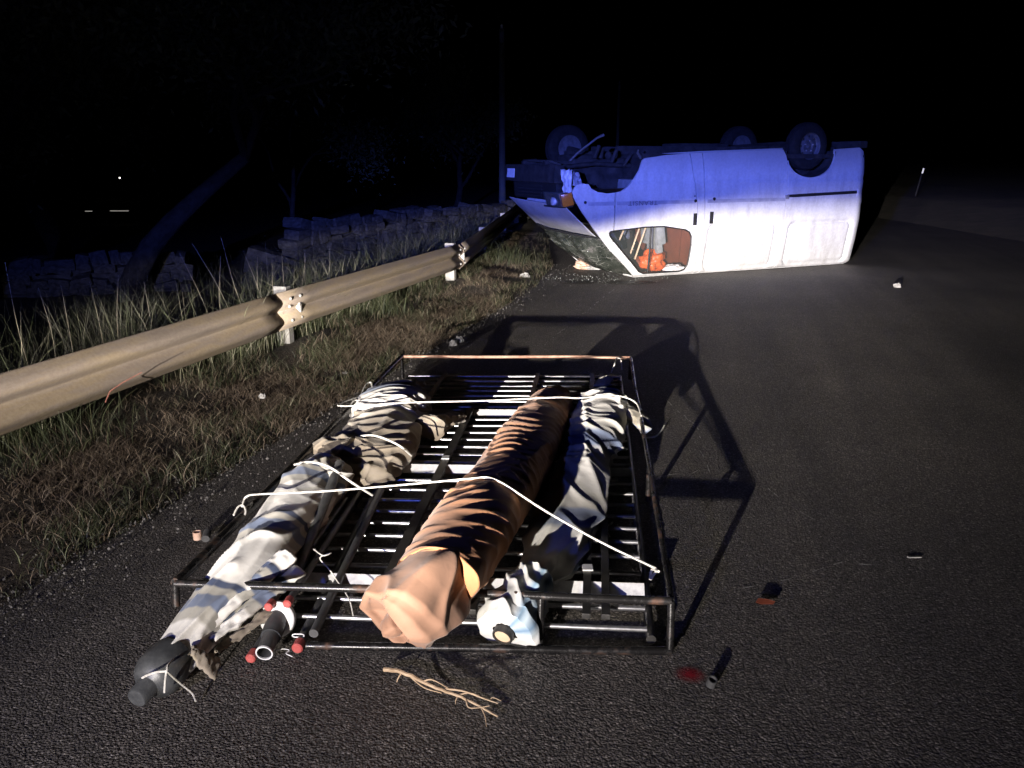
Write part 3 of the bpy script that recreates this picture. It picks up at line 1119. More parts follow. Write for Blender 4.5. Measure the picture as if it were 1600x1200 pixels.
# floor slats: bright zinc tubes
import_bars = []
t = 0.012
i = 0
while t < 0.985:
    if abs(t - 0.083) < 0.012 or abs(t - 0.425) < 0.012 or abs(t - 0.71) < 0.012:
        t += 0.0372
        continue
    z = 0.052
    a, b = RP(0.035, t, z), RP(0.957, t + random.uniform(-.002, .002), z)
    o = rtube('floor_slat', wob(a, b, 6, 0.006), 0.0095, M['chrome'], 8)
    t += 0.0372 + random.uniform(-0.002, 0.002)
    i += 1
for t in (0.083, 0.425, 0.71):
    bm = bmesh.new()
    a, b = RP(0.03, t, 0.060), RP(0.96, t, 0.060)
    d = b - a
    rot = Matrix.Rotation(math.atan2(d.y, d.x), 3, 'Z') @ Matrix.Rotation(R(38), 3, 'X')
    bm_box(bm, (a + b) / 2, (d.length, 0.050, 0.010), rot, 0.002)
    rchild(from_bm('support_bar', bm, M['alu']))
# lengthwise flat bars on the slats
for (s0, t0, s1, t1, w) in [(0.395, 0.05, 0.385, 0.72, 0.042), (0.835, 0.02, 0.835, 0.98, 0.030), (0.875, 0.02, 0.873, 0.98, 0.030), (0.60, 0.02, 0.60, 0.98, 0.03), (0.20, 0.02, 0.20, 0.98, 0.03)]:
    a, b = RP(s0, t0, 0.073), RP(s1, t1, 0.073)
    d = b - a
    bm = bmesh.new()
    rot = Matrix.Rotation(math.atan2(d.y, d.x), 3, 'Z')
    bm_box(bm, (a + b) / 2, (d.length, w, 0.020), rot, 0.002)
    rchild(from_bm('lengthwise_bar', bm, M['darkmetal']))
# pale stickers on two bars
for (s, t) in [(0.388, 0.455), (0.835, 0.115)]:
    p = RP(s, t, 0.0865)
    bm = bmesh.new()
    bm_box(bm, p, (0.040, 0.045, 0.006), None, 0.001)
    rchild(from_bm('plastic_clip', bm, M['flange']))

# ------------------------------------------------------------------ cloth rolls
def spline(pts, n):
    pts = [Vector(p) for p in pts]
    P = [pts[0] * 2 - pts[1]] + pts + [pts[-1] * 2 - pts[-2]]
    out = []
    m = len(pts) - 1
    for i in range(n + 1):
        u = i / n * m
        k = min(int(u), m - 1)
        f = u - k
        a, b, c, d = P[k], P[k + 1], P[k + 2], P[k + 3]
        out.append(0.5 * ((2 * b) + (c - a) * f + (2 * a - 5 * b + 4 * c - d) * f * f + (3 * b - a - 3 * c + d) * f ** 3))
    return out


def interp(tab, f):
    for (a, va), (b, vb) in zip(tab, tab[1:]):
        if f <= b:
            k = (f - a) / (b - a) if b > a else 0
            k = k * k * (3 - 2 * k)
            return va + (vb - va) * k
    return tab[-1][1]


def roll(name, pts, rad, fold, m, ns=200, nt_=120, flat=0.9, floor=0.06, parent=None, seed=0.0, cap=True):
    """wrapped cloth: a skin swept along pts, radius table rad[(f,r)], folds fold(f,theta,arc)->offset (m)"""
    C = spline(pts, ns)
    V, F_, UV = [], [], []
    arc = 0.0
    up = Vector((0, 0, 1))
    for i in range(ns + 1):
        f = i / ns
        t = (C[min(i + 1, ns)] - C[max(i - 1, 0)]).normalized()
        if i:
            arc += (C[i] - C[i - 1]).length
        s = t.cross(up).normalized()
        u = s.cross(t)
        r = interp(rad, f)
        fl = flat if not isinstance(flat, list) else interp(flat, f)
        for k in range(nt_):
            th = 2 * math.pi * k / nt_
            rr_ = r + fold(f, th, arc) * min(1.0, r / 0.08)
            rr_ = max(rr_, 0.004)
            p = C[i] + (s * math.cos(th) * 1.06 + u * math.sin(th) * fl) * rr_
            if p.z < floor:
                p.z = floor + (p.z - floor) * 0.06
            V.append(p)
            UV.append((arc, th / (2 * math.pi)))
    for i in range(ns):
        for k in range(nt_):
            k2 = (k + 1) % nt_
            F_.append((i * nt_ + k, i * nt_ + k2, (i + 1) * nt_ + k2, (i + 1) * nt_ + k))
    if cap:
        F_.append(tuple(range(nt_))[::-1])
        F_.append(tuple(ns * nt_ + k for k in range(nt_)))
    me = bpy.data.meshes.new(name)
    me.from_pydata(V, [], F_)
    ul = me.uv_layers.new(name='cloth')
    li = np.zeros(len(me.loops), dtype=np.int32)
    me.loops.foreach_get('vertex_index', li)
    ul.data.foreach_set('uv', np.array(UV)[li].reshape(-1))
    return link(name, me, m, parent)


def N(x, y, z=0.0):
    return noise.noise(Vector((x, y, z)))


def cyc(th, k=1.0):
    return math.cos(th) * k, math.sin(th) * k


def ridge(v, p=1.0):
    return (1 - abs(v)) ** p


stalks()


# --- tan roll in the middle
def rdg(th, s, kt, ks, warp=1.0, p=1.0, sd=0.0, wf=1.0):
    """one family of soft creases, running along kt*theta + ks*s"""
    cx, cy = math.cos(th) * .8, math.sin(th) * .8
    w = N(cx * wf + sd, cy * wf, s * 1.6 * wf + sd) * warp * 3.0
    v = math.sin(kt * th + ks * s + w + sd)
    return max(0.0, 1.04 - math.sqrt(v * v + 0.012)) ** p


def msk(th, s, sd, fs=3.0, base=.45):
    return max(0.0, min(1.2, base + 1.5 * N(math.cos(th) * .8 + sd, math.sin(th) * .8, s * fs + sd)))


def fold_tan(f, th, s):
    a = rdg(th, s, 0.5, 33, 1.6, 1.4, 1.0) * msk(th, s, 2.2, 3.0)
    b = rdg(th, s, -1.0, 26, 1.5, 2.0, 4.0) * msk(th, s, 7.7, 3.5)
    c = rdg(th, s, 1.5, 2.0, 1.0, 1.3, 9.0)
    d = rdg(th, s, 1.0, 66, 2.0, 1.2, 3.0) * msk(th, s, 5.1, 6.0, .3)
    return 0.0085 * a + 0.0085 * b + 0.012 * c + 0.0025 * d - 0.010


tan = empty('tarpaulin_roll', tuple(RP(0.62, 0.5, 0)))
tag(tan, 'long brown tarpaulin roll with pale end lying across the middle of the rack', 'tarpaulin roll')


def under(o, e):
    o.parent = e
    o.matrix_parent_inverse = Matrix.Translation(-e.location)
    return o


pA = at(866, 622, 0.165)
pM = at(795, 742, 0.215)
pB = at(690, 893, 0.285)
under(roll('tarpaulin', [pA + (pA - pM) * 0.04, pA.lerp(pM, .35), pM, pM.lerp(pB, .5), pB, pB + (pB - pM) * 0.05],
           [(0, 0.05), (0.03, 0.105), (0.10, 0.135), (0.3, 0.155), (0.6, 0.155), (0.85, 0.135), (0.95, 0.12), (1.0, 0.11)], fold_tan, M['brownroll'], 340, 150, 0.80, 0.075), tan)


def fold_end(f, th, s):
    cx, cy = cyc(th)
    a = rdg(th, s, 2.5, 3, 1.2, 1.5, 2.0)
    b = rdg(th, s, 1.0, -9, 1.4, 2.2, 6.0)
    fade = min(1.0, (1 - f) * 3.2)
    return (0.016 * a * (.4 + f) + 0.018 * b) * fade + 0.012 * math.cos(3 * th + 0.5) * (1 - f) + N(cx * 1.2, cy * 1.2, s * 6) * 0.022 * fade - 0.016


dB = (pB - pM).normalized()
e0 = pB - dB * 0.03 + Vector((-.018, 0, -.012))
under(roll('wrapped_end', [e0, e0 + dB * 0.12 + Vector((-.015, 0, -.015)), e0 + dB * 0.20 + Vector((-.03, 0, -.035)), e0 + dB * 0.25 + Vector((-.04, 0, -.055)), e0 + dB * 0.262 + Vector((-.05, 0, -.065))],
           [(0, 0.112), (0.12, 0.132), (0.40, 0.146), (0.65, 0.146), (0.80, 0.128), (0.90, 0.095), (0.97, 0.045), (1.0, 0.01)], fold_end, M['tanend'], 120, 160, 0.88, 0.03), tan)
# knot of twisted cloth on the end
kb = e0 + dB * 0.255 + Vector((-.055, 0, -.075))


def fold_knot(f, th, s):
    cx, cy = cyc(th)
    return 0.004 * math.sin(th * 4 + s * 50) + N(cx * 2, cy * 2, s * 40) * 0.012


under(roll('knot', [kb - dB * 0.05, kb - dB * .01, kb + dB * 0.015, kb + dB * 0.03 + Vector((.01, 0, -.012))], [(0, .045), (.4, .048), (.75, .036), (.92, .018), (1, .004)], fold_knot, M['tanend'], 36, 44, 1.0, 0.02), tan)

# --- striped roll at the left, its foot sticking out towards the camera
def fold_long(f, th, s):
    a = rdg(th, s, 1.5, 1.2, .7, 1.5, 1.3)
    b = rdg(th, s, 2.5, -1.8, .8, 2.0, 5.2)
    c = rdg(th, s, 1.0, 9.5, 1.2, 2.4, 8.1) * msk(th, s, 3.3, 2.0, .3 + .5 * f)
    d = rdg(th, s, -.5, 22, 1.4, 2.0, 2.7) * max(0, f - .45)
    return 0.022 * a + 0.007 * b + 0.022 * c + 0.012 * d - 0.02


strp = empty('parasol_bundle', tuple(at(400, 900, 0)))
tag(strp, 'rolled parasol in blue and white striped canvas sticking out at the left front corner', 'parasol')
f0, f1, f2 = at(258, 1042, 0.085), at(392, 893, 0.15), at(500, 756, 0.15)
far = f2 + (f2 - f1) * 0.24
under(roll('canopy', [f0, f0.lerp(f1, .5) + Vector((0, 0, .01)), f1, f1.lerp(f2, .5), f2, far],
           [(0, 0.070), (0.03, 0.078), (0.2, 0.09), (0.45, 0.118), (0.75, 0.135), (0.9, 0.125), (1, 0.05)], fold_long, M['stripe'], 240, 140, 0.9, 0.03), strp)
dS = (f0 - f1).normalized()
bm = bmesh.new()
lathe_bm(bm, [(-0.05, 0.07), (0.0, 0.076), (0.035, 0.075), (0.06, 0.066), (0.075, 0.05), (0.082, 0.034), (0.084, 0.033), (0.13, 0.032), (0.135, 0.028), (0.135, 0.0)], f0, dS, 36)
under(from_bm('end_cap', bm, M['cap'], auto=R(40)), strp)
# folded flaps of the canopy, hanging to the right of the foot
def flap(name, A, B, w0, w1, thick, m, parent, sag=0.02, seed=0, n1=40, n2=14):
    V, F_, UV = [], [], []
    A, B = Vector(A), Vector(B)
    d = (B - A)
    s = d.cross(Vector((0, 0, 1))).normalized()
    up = s.cross(d).normalized()
    for i in range(n1 + 1):
        f = i / n1
        w = w0 + (w1 - w0) * f
        for k in range(n2 + 1):
            g = k / n2 - 0.5
            p = A + d * f + s * g * w + up * (sag * math.cos(g * math.pi) + 0.012 * N(f * 6 + seed, g * 3, seed) + 0.006 * N(f * 15, g * 8, seed))
            V.append(p)
            UV.append((f * d.length, g * w))
    for i in range(n1):
        for k in range(n2):
            a = i * (n2 + 1) + k
            F_.append((a, a + 1, a + n2 + 2, a + n2 + 1))
    me = bpy.data.meshes.new(name)
    me.from_pydata(V, [], F_)
    ul = me.uv_layers.new(name='cloth')
    li = np.zeros(len(me.loops), dtype=np.int32)
    me.loops.foreach_get('vertex_index', li)
    ul.data.foreach_set('uv', np.array(UV)[li].reshape(-1))
    o = link(name, me, m, parent)
    md = o.modifiers.new('thick', 'SOLIDIFY')
    md.thickness = thick
    return o


under(flap('canopy_fold', at(318, 985, 0.13), at(448, 868, 0.20), 0.045, 0.10, 0.020, M['stripe'], None, 0.03, 3), strp)
under(flap('canopy_fold', at(328, 1003, 0.10), at(462, 890, 0.16), 0.045, 0.10, 0.020, M['stripe'], None, 0.02, 5), strp)
under(flap('canopy_fold', at(338, 1018, 0.06), at(432, 948, 0.10), 0.03, 0.06, 0.014, M['khaki'], None, 0.015, 8), strp)
# torn corner near the foot
under(flap('canopy_corner', at(296, 1016, 0.13), at(338, 1046, 0.05), 0.04, 0.12, 0.005, M['khaki'], None, 0.02, 11, 20, 10), strp)
# cord round the foot
c0 = f0 + dS * 0.04
cord = [at(219, 1062, .09), at(228, 1056, .12), at(245, 1050, .145), at(260, 1048, .15), at(262, 1040, .155), at(270, 1030, .15)]
under(tube('cord', spline(cord, 20), 0.0035, M['rope'], None, 6), strp)
under(tube('cord', spline([at(260, 1048, .15), at(258, 1065, .12), at(257, 1082, .08)], 10), 0.003, M['rope'], None, 6), strp)
under(tube('cord', spline([at(260, 1049, .15), at(282, 1068, .07), at(300, 1083, .02), at(306, 1096, .006)], 14), 0.003, M['rope'], None, 6), strp)

# --- khaki bundle behind it
def fold_khaki(f, th, s):
    a = rdg(th, s, .5, 30, 1.4, 1.6, 2.0) * msk(th, s, 1.1, 4)
    b = rdg(th, s, -1.5, 17, 1.4, 2.0, 6.0) * msk(th, s, 8.1, 4)
    c = rdg(th, s, 2.5, 5, 1.2, 2.0, 9.0)
    return 0.024 * a + 0.028 * b + 0.022 * c - 0.028


kh = empty('canvas_bundle', tuple(RP(0.2, 0.6, 0)))
tag(kh, 'crumpled khaki and white canvas bundle tied at the far left of the rack', 'canvas bundle')
k0, k1, k2, k3 = at(560, 757, 0.13), at(590, 695, 0.14), at(618, 641, 0.14), at(642, 605, 0.12)
under(roll('canvas', [k0, k1, k2, k3], [(0, 0.06), (0.06, 0.13), (0.2, 0.20), (0.36, 0.215), (0.55, 0.20), (0.72, 0.205), (0.9, 0.14), (1, 0.05)], fold_khaki, M['khaki'], 240, 140, 0.60, 0.065), kh)


def fold_white(f, th, s):
    a = rdg(th, s, .5, 38, 1.2, 1.5, 3.0)
    b = rdg(th, s, -1.0, 21, 1.3, 2.0, 7.0) * msk(th, s, 4.1, 4)
    return 0.009 * a + 0.016 * b + 0.016 * rdg(th, s, 2.5, 6, 1.3, 1.8, 11.0) - 0.016


under(roll('striped_cover', [k1.lerp(k2, .55) + Vector((-.02, 0, .01)), k2 + Vector((-.02, 0, .012)), k2.lerp(k3, .75) + Vector((-.02, 0, .01))],
           [(0, 0.185), (0.2, 0.208), (0.6, 0.215), (0.85, 0.17), (1, 0.10)], fold_white, M['silver2'], 130, 130, 0.62, 0.065), kh)
under(roll('loose_corner', [at(668, 668, .17), at(690, 660, .15), at(712, 652, .12), at(722, 650, .11)], [(0, .10), (.3, .075), (.7, .06), (1, .03)], fold_white, M['khaki'], 60, 60, 0.7, 0.065), kh)
# loose crumple left of it over the rail
under(roll('loose_corner', [at(545, 705, .19), at(518, 697, .20), at(500, 700, .19), at(492, 710, .16)], [(0, .11), (.35, .075), (.75, .05), (1, .02)], fold_khaki, M['khaki'], 70, 60, 0.7, 0.065), kh)
under(roll('loose_corner', [at(640, 612, .15), at(652, 602, .17), at(660, 596, .18)], [(0, .06), (.5, .05), (1, .03)], fold_khaki, M['silver'], 40, 50, 0.9, 0.06), kh)
under(roll('loose_corner', [at(520, 760, .17), at(505, 740, .21), at(482, 728, .20), at(470, 735, .17)], [(0, .10), (.35, .08), (.75, .055), (1, .02)], fold_white, M['silver'], 70, 60, 0.7, 0.065), kh)

# --- right bundle
def fold_right(f, th, s):
    hi = max(0.0, min(1.0, (f - 0.36) / 0.14))
    a = rdg(th, s, .5, 34, 1.3, 1.6, 4.0) * msk(th, s, 6.1, 4)
    b = rdg(th, s, -1.0, 20, 1.4, 2.0, 1.0) * msk(th, s, 2.6, 4)
    c = rdg(th, s, 1.5, 2.2, .8, 1.5, 7.0)
    d = rdg(th, s, 2.5, -3.0, .9, 2.0, 3.5)
    e = rdg(th, s, 1.0, 8.0, 1.2, 2.4, 5.5)
    return hi * (0.013 * a + 0.020 * b + 0.016 * d) + (1 - hi) * (0.024 * c + 0.016 * d + 0.018 * e) + .008 * c - 0.024


rb = empty('parasol_bundle', tuple(RP(0.85, 0.4, 0)))
tag(rb, 'rolled parasol in crumpled grey blue canvas on the right side of the rack', 'parasol')
r0, r1, r2, r3, r4 = at(838, 907, 0.11), at(880, 817, 0.11), at(914, 720, 0.13), at(938, 650, 0.15), at(951, 614, 0.14)
under(roll('canopy', [r0, r1, r2, r3, r4], [(0, 0.06), (0.05, 0.10), (0.18, 0.135), (0.42, 0.155), (0.5, 0.13), (0.62, 0.16), (0.8, 0.16), (0.93, 0.11), (1, 0.04)], fold_right, M['silver2'], 280, 140, [(0, .5), (.35, .55), (.6, .8), (1, .85)], 0.055), rb)
under(roll('loose_corner', [at(972, 642, .165), at(992, 650, .175), at(1006, 664, .16), at(1006, 676, .13)], [(0, .08), (.4, .06), (.8, .04), (1, .02)], fold_white, M['silver'], 60, 60, 0.6, 0.06), rb)
under(roll('loose_corner', [at(940, 606, .15), at(944, 597, .18), at(953, 592, .19)], [(0, .06), (.5, .05), (1, .03)], fold_khaki, M['silver'], 40, 50, 0.9, 0.06), rb)

# --- wrapped pole end poking out over the front rail
def fold_wrap(f, th, s):
    cx, cy = cyc(th)
    return 0.014 * rdg(th, s, 2.5, 8, 1.2, 1.6, 3.0) + 0.014 * rdg(th, s, -1.0, 30, 1.3, 1.6, 6.0) + N(cx * 2, cy * 2, s * 16) * 0.012 - 0.012


wp = empty('wrapped_pole', tuple(at(795, 990, 0)))
tag(wp, 'pole end wrapped in white and blue plastic poking out under the front rail', 'pole')
w0, w1, w2 = at(790, 984, 0.085), at(806, 950, 0.115), at(832, 905, 0.14)
dW = (w0 - w1).normalized()
under(roll('wrapping', [w2, w1, w1.lerp(w0, .6), w0, w0 + dW * 0.01], [(0, 0.08), (0.3, 0.098), (0.6, 0.108), (0.86, 0.100), (0.96, 0.070), (1, 0.042)], fold_wrap, M['wrap'], 110, 110, 1.0, 0.006, cap=False), wp)
bm = bmesh.new()
lathe_bm(bm, [(-0.06, 0.036), (0.03, 0.036), (0.034, 0.034), (0.034, 0.029), (0.025, 0.028), (0.025, 0.0)], w0, dW, 32)
under(from_bm('pole_tube', bm, M['darkmetal'], auto=R(40)), wp)
bm = bmesh.new()
lathe_bm(bm, [(0.015, 0.0275), (0.0285, 0.0275), (0.0285, 0.0)], w0, dW, 28)
under(from_bm('wood_plug', bm, M['wood'], auto=R(40)), wp)

# ------------------------------------------------------------------ loose poles at the left front
def pole(name, a, b, r, label, cap=True, group=None):
    e = empty(name, tuple(a))
    tag(e, label, 'pole', group)
    under(tube('shaft', [a, b], r, M['pole'], None, 16), e)
    if cap:
        bm = bmesh.new()
        d = (a - b).normalized()
        lathe_bm(bm, [(-0.03, r + 0.0005), (-0.029, r + 0.002), (0.004, r + 0.002), (0.008, r - 0.002), (0.008, 0.0)], a, d, 20)
        under(from_bm('end_plug', bm, M['redcap'], auto=R(40)), e)
    return e


pole('capped_pole', at(465, 1012, 0.03), at(600, 745, 0.085), 0.017, 'dark pole with red plug, lying beside the white flange', True, 'red capped poles')
pole('capped_pole', at(392, 1028, 0.03), at(508, 850, 0.085), 0.015, 'dark pole whose red plug touches the open grey tube', True, 'red capped poles')
pole('capped_pole', at(420, 948, 0.13), at(540, 780, 0.11), 0.013, 'dark pole with pink plug above the white flange, left one', True, 'pink capped poles')
pole('capped_pole', at(449, 943, 0.13), at(562, 768, 0.11), 0.013, 'dark pole with pink plug above the white flange, right one', True, 'pink capped poles')
pole('plain_pole', at(490, 990, 0.06), at(596, 765, 0.10), 0.016, 'plain dark pole lying next to the floor slats on the left', False)
op = empty('parasol_pole', tuple(at(414, 1020, 0)))
tag(op, 'open grey tube with round white flange at the left front of the rack', 'pole')
o0, o1 = at(413, 1020, 0.045), at(437, 960, 0.075)
dO = (o1 - o0).normalized()
bm = bmesh.new()
lathe_bm(bm, [(0.12, 0.0), (0.12, 0.0245), (0.0, 0.0245), (0.0, 0.0275), (0.17, 0.0275)], o0, dO, 32)
under(from_bm('tube', bm, M['pole'], auto=R(40)), op)
bm = bmesh.new()
lathe_bm(bm, [(0.003, 0.0285), (-0.003, 0.0285), (-0.003, 0.0240), (0.003, 0.0240)], o0, dO, 32, False)
under(from_bm('tube_lip', bm, M['alu'], auto=R(40)), op)
bm = bmesh.new()
lathe_bm(bm, [(0.075, 0.0278), (0.073, 0.034), (0.10, 0.035), (0.19, 0.036)], o0, dO, 32, False)
under(from_bm('sleeve', bm, M['cap'], auto=R(40)), op)
bm = bmesh.new()
dF = (dO + Vector((0.1, -0.05, -.45))).normalized()
lathe_bm(bm, [(-0.012, 0.0), (-0.012, 0.058), (-0.008, 0.062), (0.010, 0.062), (0.014, 0.058), (0.014, 0.0)], o0 + dO * .16, dF, 40)
under(from_bm('flange', bm, M['flange'], auto=R(40)), op)
under(tube('shaft', [o0 + dO * 0.17, o0 + dO * 1.2], 0.022, M['pole'], None, 16), op)
# little chain link and wire beside it
bm = bmesh.new()
ctr = at(466, 993, 0.05)
pts = [ctr + Vector((0.012 * math.cos(a) + (0.008 if math.cos(a) > 0 else -0.008), 0, 0.006 * math.sin(a))) for a in np.linspace(0, 2 * math.pi, 25)]
add_tube(bm, pts, 0.0022, 6)
tag(from_bm('chain_link', bm, M['alu'], smooth=True), 'small bright oblong link lying on the dark pole', 'link')
tag(tube('wire_end', spline([at(432, 1016, .01), at(443, 1014, .02), at(452, 1016, .015), at(447, 1021, .012), at(457, 1026, .006)], 16), 0.0018, M['alu'], None, 6), 'short bent wire on the asphalt between the red plugs', 'wire')

# ------------------------------------------------------------------ ropes
def rope(pts, label, r=0.0048, n=40):
    o = tube('rope', spline(pts, n), r * .82, M['rope'], None, 7)
    return tag(o, label, 'rope', 'white lashing ropes')


rope([RP(0.005, .72, .2) + Vector((0, 0, -.03)), at(528, 634, .23), at(640, 629, .285), at(760, 626, .29), at(868, 621, .31), at(905, 622, .295), at(960, 618, .275), at(992, 628, .23), at(1002, 650, .2)],
     'white rope stretched across the far end over the bundles')
rope([at(378, 792, .17), at(385, 776, .2), at(410, 772, .24), at(500, 768, .30), at(600, 760, .29), at(690, 752, .33), at(735, 748, .36), at(775, 750, .365), at(850, 797, .30), at(935, 845, .25), at(1020, 886, .19)],
     'white rope running over the near bundles to the right rail', 0.005, 60)
rope([at(1020, 886, .19), at(1026, 890, .185), at(1022, 897, .16), at(1016, 905, .14), at(1019, 890, .17), at(1029, 893, .2)], 'white rope knot hanging on the right rail', 0.006, 30)
rope([at(963, 560, .20), at(960, 570, .19), at(955, 582, .13)], 'white rope end hanging from the far rail', 0.006, 12)
rope([at(962, 559, .20), at(970, 562, .19), at(972, 578, .12)], 'second rope end hanging at the far right rail corner', 0.005, 12)
rope([at(560, 682, .24), at(580, 680, .275), at(600, 685, .28), at(625, 697, .26), at(643, 712, .18)], 'grey cord tied round the khaki bundle', 0.006, 30)
rope([at(460, 726, .25), at(485, 722, .285), at(515, 730, .29), at(550, 754, .24), at(582, 774, .16)], 'pale cord tied where the striped roll meets the khaki bundle', 0.006, 30)
rope([at(365, 805, .19), at(372, 792, .21), at(380, 790, .21), at(384, 800, .2), at(378, 812, .18)], 'white loop of rope round the left rail near the front', 0.005, 20)
rope([at(545, 640, .19), at(552, 627, .21), at(560, 626, .21), at(575, 632, .22)], 'short white rope loop on the far left rail', 0.005, 16)
rope([at(564, 618, .2), at(572, 601, .21), at(580, 598, .21), at(582, 608, .2)], 'white rope hook at the top of the left rail', 0.006, 16)
rope([at(490, 858, .19), at(505, 868, .2), at(517, 864, .2), at(500, 872, .19), at(515, 890, .15), at(525, 905, .12), at(545, 935, .1), at(552, 962, .07)], 'thin cord dangling between the poles and the front rail', 0.003, 40)
rope([at(1008, 684, .006), at(1024, 682, .01), at(1034, 672, .01), at(1038, 665, .02)], 'curled white cord end on the asphalt right of the rack', 0.006, 16)

# ------------------------------------------------------------------ small things on the road
def stick():
    pts = [at(600, 1046, .02), at(628, 1050, .035), at(660, 1065, .035), at(690, 1078, .03), at(720, 1089, .025), at(750, 1104, .02), at(778, 1120, .015)]
    e = empty('dry_stick', tuple(at(690, 1078, 0)))
    tag(e, 'dry forked stick lying on the asphalt in front of the rack', 'stick')
    P = spline(pts, 24)
    P = [p + Vector((N(i * .7, 1) * .004, N(i * .7, 5) * .004, N(i * .9, 9) * .004)) for i, p in enumerate(P)]
    under(tube('stem', P, [0.007 - 0.00018 * i for i in range(25)], M['stick'], None, 7), e)
    for tw, r in [([(695, 1076, .03), (725, 1080, .04), (752, 1090, .035), (778, 1099, .03)], .0035), ([(715, 1086, .025), (735, 1083, .04), (758, 1092, .05)], .0025),
                  ([(628, 1050, .035), (622, 1060, .02), (620, 1066, .008)], .003), ([(728, 1093, .025), (732, 1105, .02), (745, 1106, .02), (765, 1103, .025)], .0025),
                  ([(752, 1106, .02), (758, 1120, .012), (760, 1135, .006)], .002), ([(715, 1088, .02), (712, 1095, .012), (712, 1100, .006)], .002),
                  ([(660, 1065, .035), (675, 1062, .05), (700, 1075, .045)], .003), ([(765, 1095, .03), (770, 1090, .035), (783, 1095, .03)], .002),
                  ([(640, 1056, .03), (662, 1074, .02), (690, 1083, .012)], .003)]:
        under(tube('twig', spline([at(*q) for q in tw], 10), [r * (1 - 0.05 * i) for i in range(11)], M['stick'], None, 6), e)


stick()


def ring(px, py, label, m, r=0.016, h=0.03, tilt=60, az=0.0, name='pipe_cap', z=0.02):
    bm = bmesh.new()
    lathe_bm(bm, [(0, 0.0), (0, r * .8), (0, r), (h, r), (h, r * .78), (0.004, r * .74), (0.004, 0.0)], (0, 0, 0), (0, 0, 1), 24)
    o = from_bm(name, bm, m, auto=R(40))
    p = at(px, py, z)
    o.location = p
    o.rotation_euler = (R(tilt), 0, az)
    return tag(o, label, 'cap', 'broken plastic pieces on the road')


ring(309, 842, 'pale cylindrical cap lying left of the rack rail', M['flange2'] if 'flange2' in M else M['card'], 0.018, 0.035, 0, 0, z=0.003)
ring(321, 842, 'dark open ring end beside the pale cap left of the rack', M['pole'], 0.017, 0.05, 80, R(190))
ring(1110, 1070, 'small dark ring lying beside the red stain', M['pole'], 0.015, 0.028, 20, 0.4, z=0.006)


def shard(px, py, pts, m, label, name, cat, h=0.01, z=0.004, tilt=0.0, group=None, flat=False):
    c = at(px, py, z)
    bm = bmesh.new()
    if flat:
        lo = [bm.verts.new((x, y, random.uniform(0, .3) * h)) for x, y in pts]
        hi = [bm.verts.new((v.co.x * .97, v.co.y * .97, v.co.z + h)) for v in lo]
        n = len(pts)
        for k in range(n):
            bm.faces.new((lo[k], lo[(k + 1) % n], hi[(k + 1) % n], hi[k]))
        bm.faces.new(hi)
        bm.faces.new(lo[::-1])
        o = from_bm(name, bm, m)
    else:                                   # crumpled paper: creased lump
        sx = max(abs(x) for x, y in pts); sy = max(abs(y) for x, y in pts)
        bmesh.ops.create_icosphere(bm, subdivisions=3, radius=1.0)
        k0 = px * .37
        for v in bm.verts:
            p = v.co.copy()
            k = 1 + .55 * N(p.x * 1.6 + k0, p.y * 1.6, p.z * 1.6) + .35 * (1 - 2.2 * abs(N(p.x * 2.7, p.y * 2.7 + k0, p.z * 2.7)))
            v.co = Vector((p.x * sx * k, p.y * sy * k, (max(p.z, -.4) + .4) * h * .6 * k))
        o = from_bm(name, bm, m)
    o.location = c
    o.rotation_euler = (R(tilt), 0, random.uniform(-.3, .3))
    return tag(o, label, cat, group)


shard(1195, 940, [(-.035, -.005), (-.015, -.012), (.03, -.01), (.038, .0), (.01, .008), (-.025, .01)], M['lensred'], 'broken orange lens piece standing on the asphalt right of the rack', 'lens_fragment', 'lens fragment', 0.006, tilt=38, flat=True, z=0.016)
shard(708, 540, [(-.03, -.02), (.0, -.02), (.03, -.01), (.03, .02), (-.02, .02)], M['scrap'], 'crumpled white scrap on the verge beyond the rack', 'paper_scrap', 'paper scrap', 0.05, group='white scraps')
shard(718, 535, [(-.03, -.02), (.03, -.02), (.03, .02), (-.02, .03)], M['scrap'], 'smaller white scrap touching the crumpled one on the verge', 'paper_scrap', 'paper scrap', 0.06, group='white scraps')
shard(820, 434, [(-.06, -.035), (.04, -.03), (.06, .03), (-.03, .035)], M['scrap'], 'white litter scrap in the grass beside the guardrail end', 'paper_scrap', 'paper scrap', 0.06, group='white scraps')
shard(1402, 449, [(-.035, -.02), (.0, -.02), (.035, -.02), (.03, .02), (-.02, .02)], M['scrap'], 'white scrap lying on the dark asphalt right of the van', 'paper_scrap', 'paper scrap', 0.05, group='white scraps')
shard(410, 622, [(-.015, -.01), (.01, -.015), (.018, .01), (-.01, .015)], M['scrap'], 'white scrap in the straw grass left of the rack', 'paper_scrap', 'paper scrap', 0.03, z=.05, group='white scraps')
shard(914, 418, [(-.14, -.06), (.05, -.09), (.13, .0), (.08, .08), (-.09, .08)], M['card'], 'torn pale cardboard piece at the foot of the windscreen', 'cardboard_piece', 'cardboard', 0.10, tilt=15)
shard(928, 421, [(-.08, -.04), (.05, -.05), (.09, .03), (-.05, .05)], M['scrap'], 'white scrap resting against the torn cardboard', 'paper_scrap', 'paper scrap', 0.06, group='white scraps')
shard(1428, 871, [(-.028, .006), (-.026, -.004), (.028, -.010), (.028, -.006)], M['scrap'], 'thin white splinter on the asphalt at the right', 'splinter', 'splinter', 0.004, flat=True)
shard(540, 560 + 25, [(-.02, -.01), (.02, -.01), (.01, .02)], M['scrap'], 'tiny white bit at the road edge beyond the left bundle', 'paper_scrap', 'paper scrap', 0.02, group='white scraps')

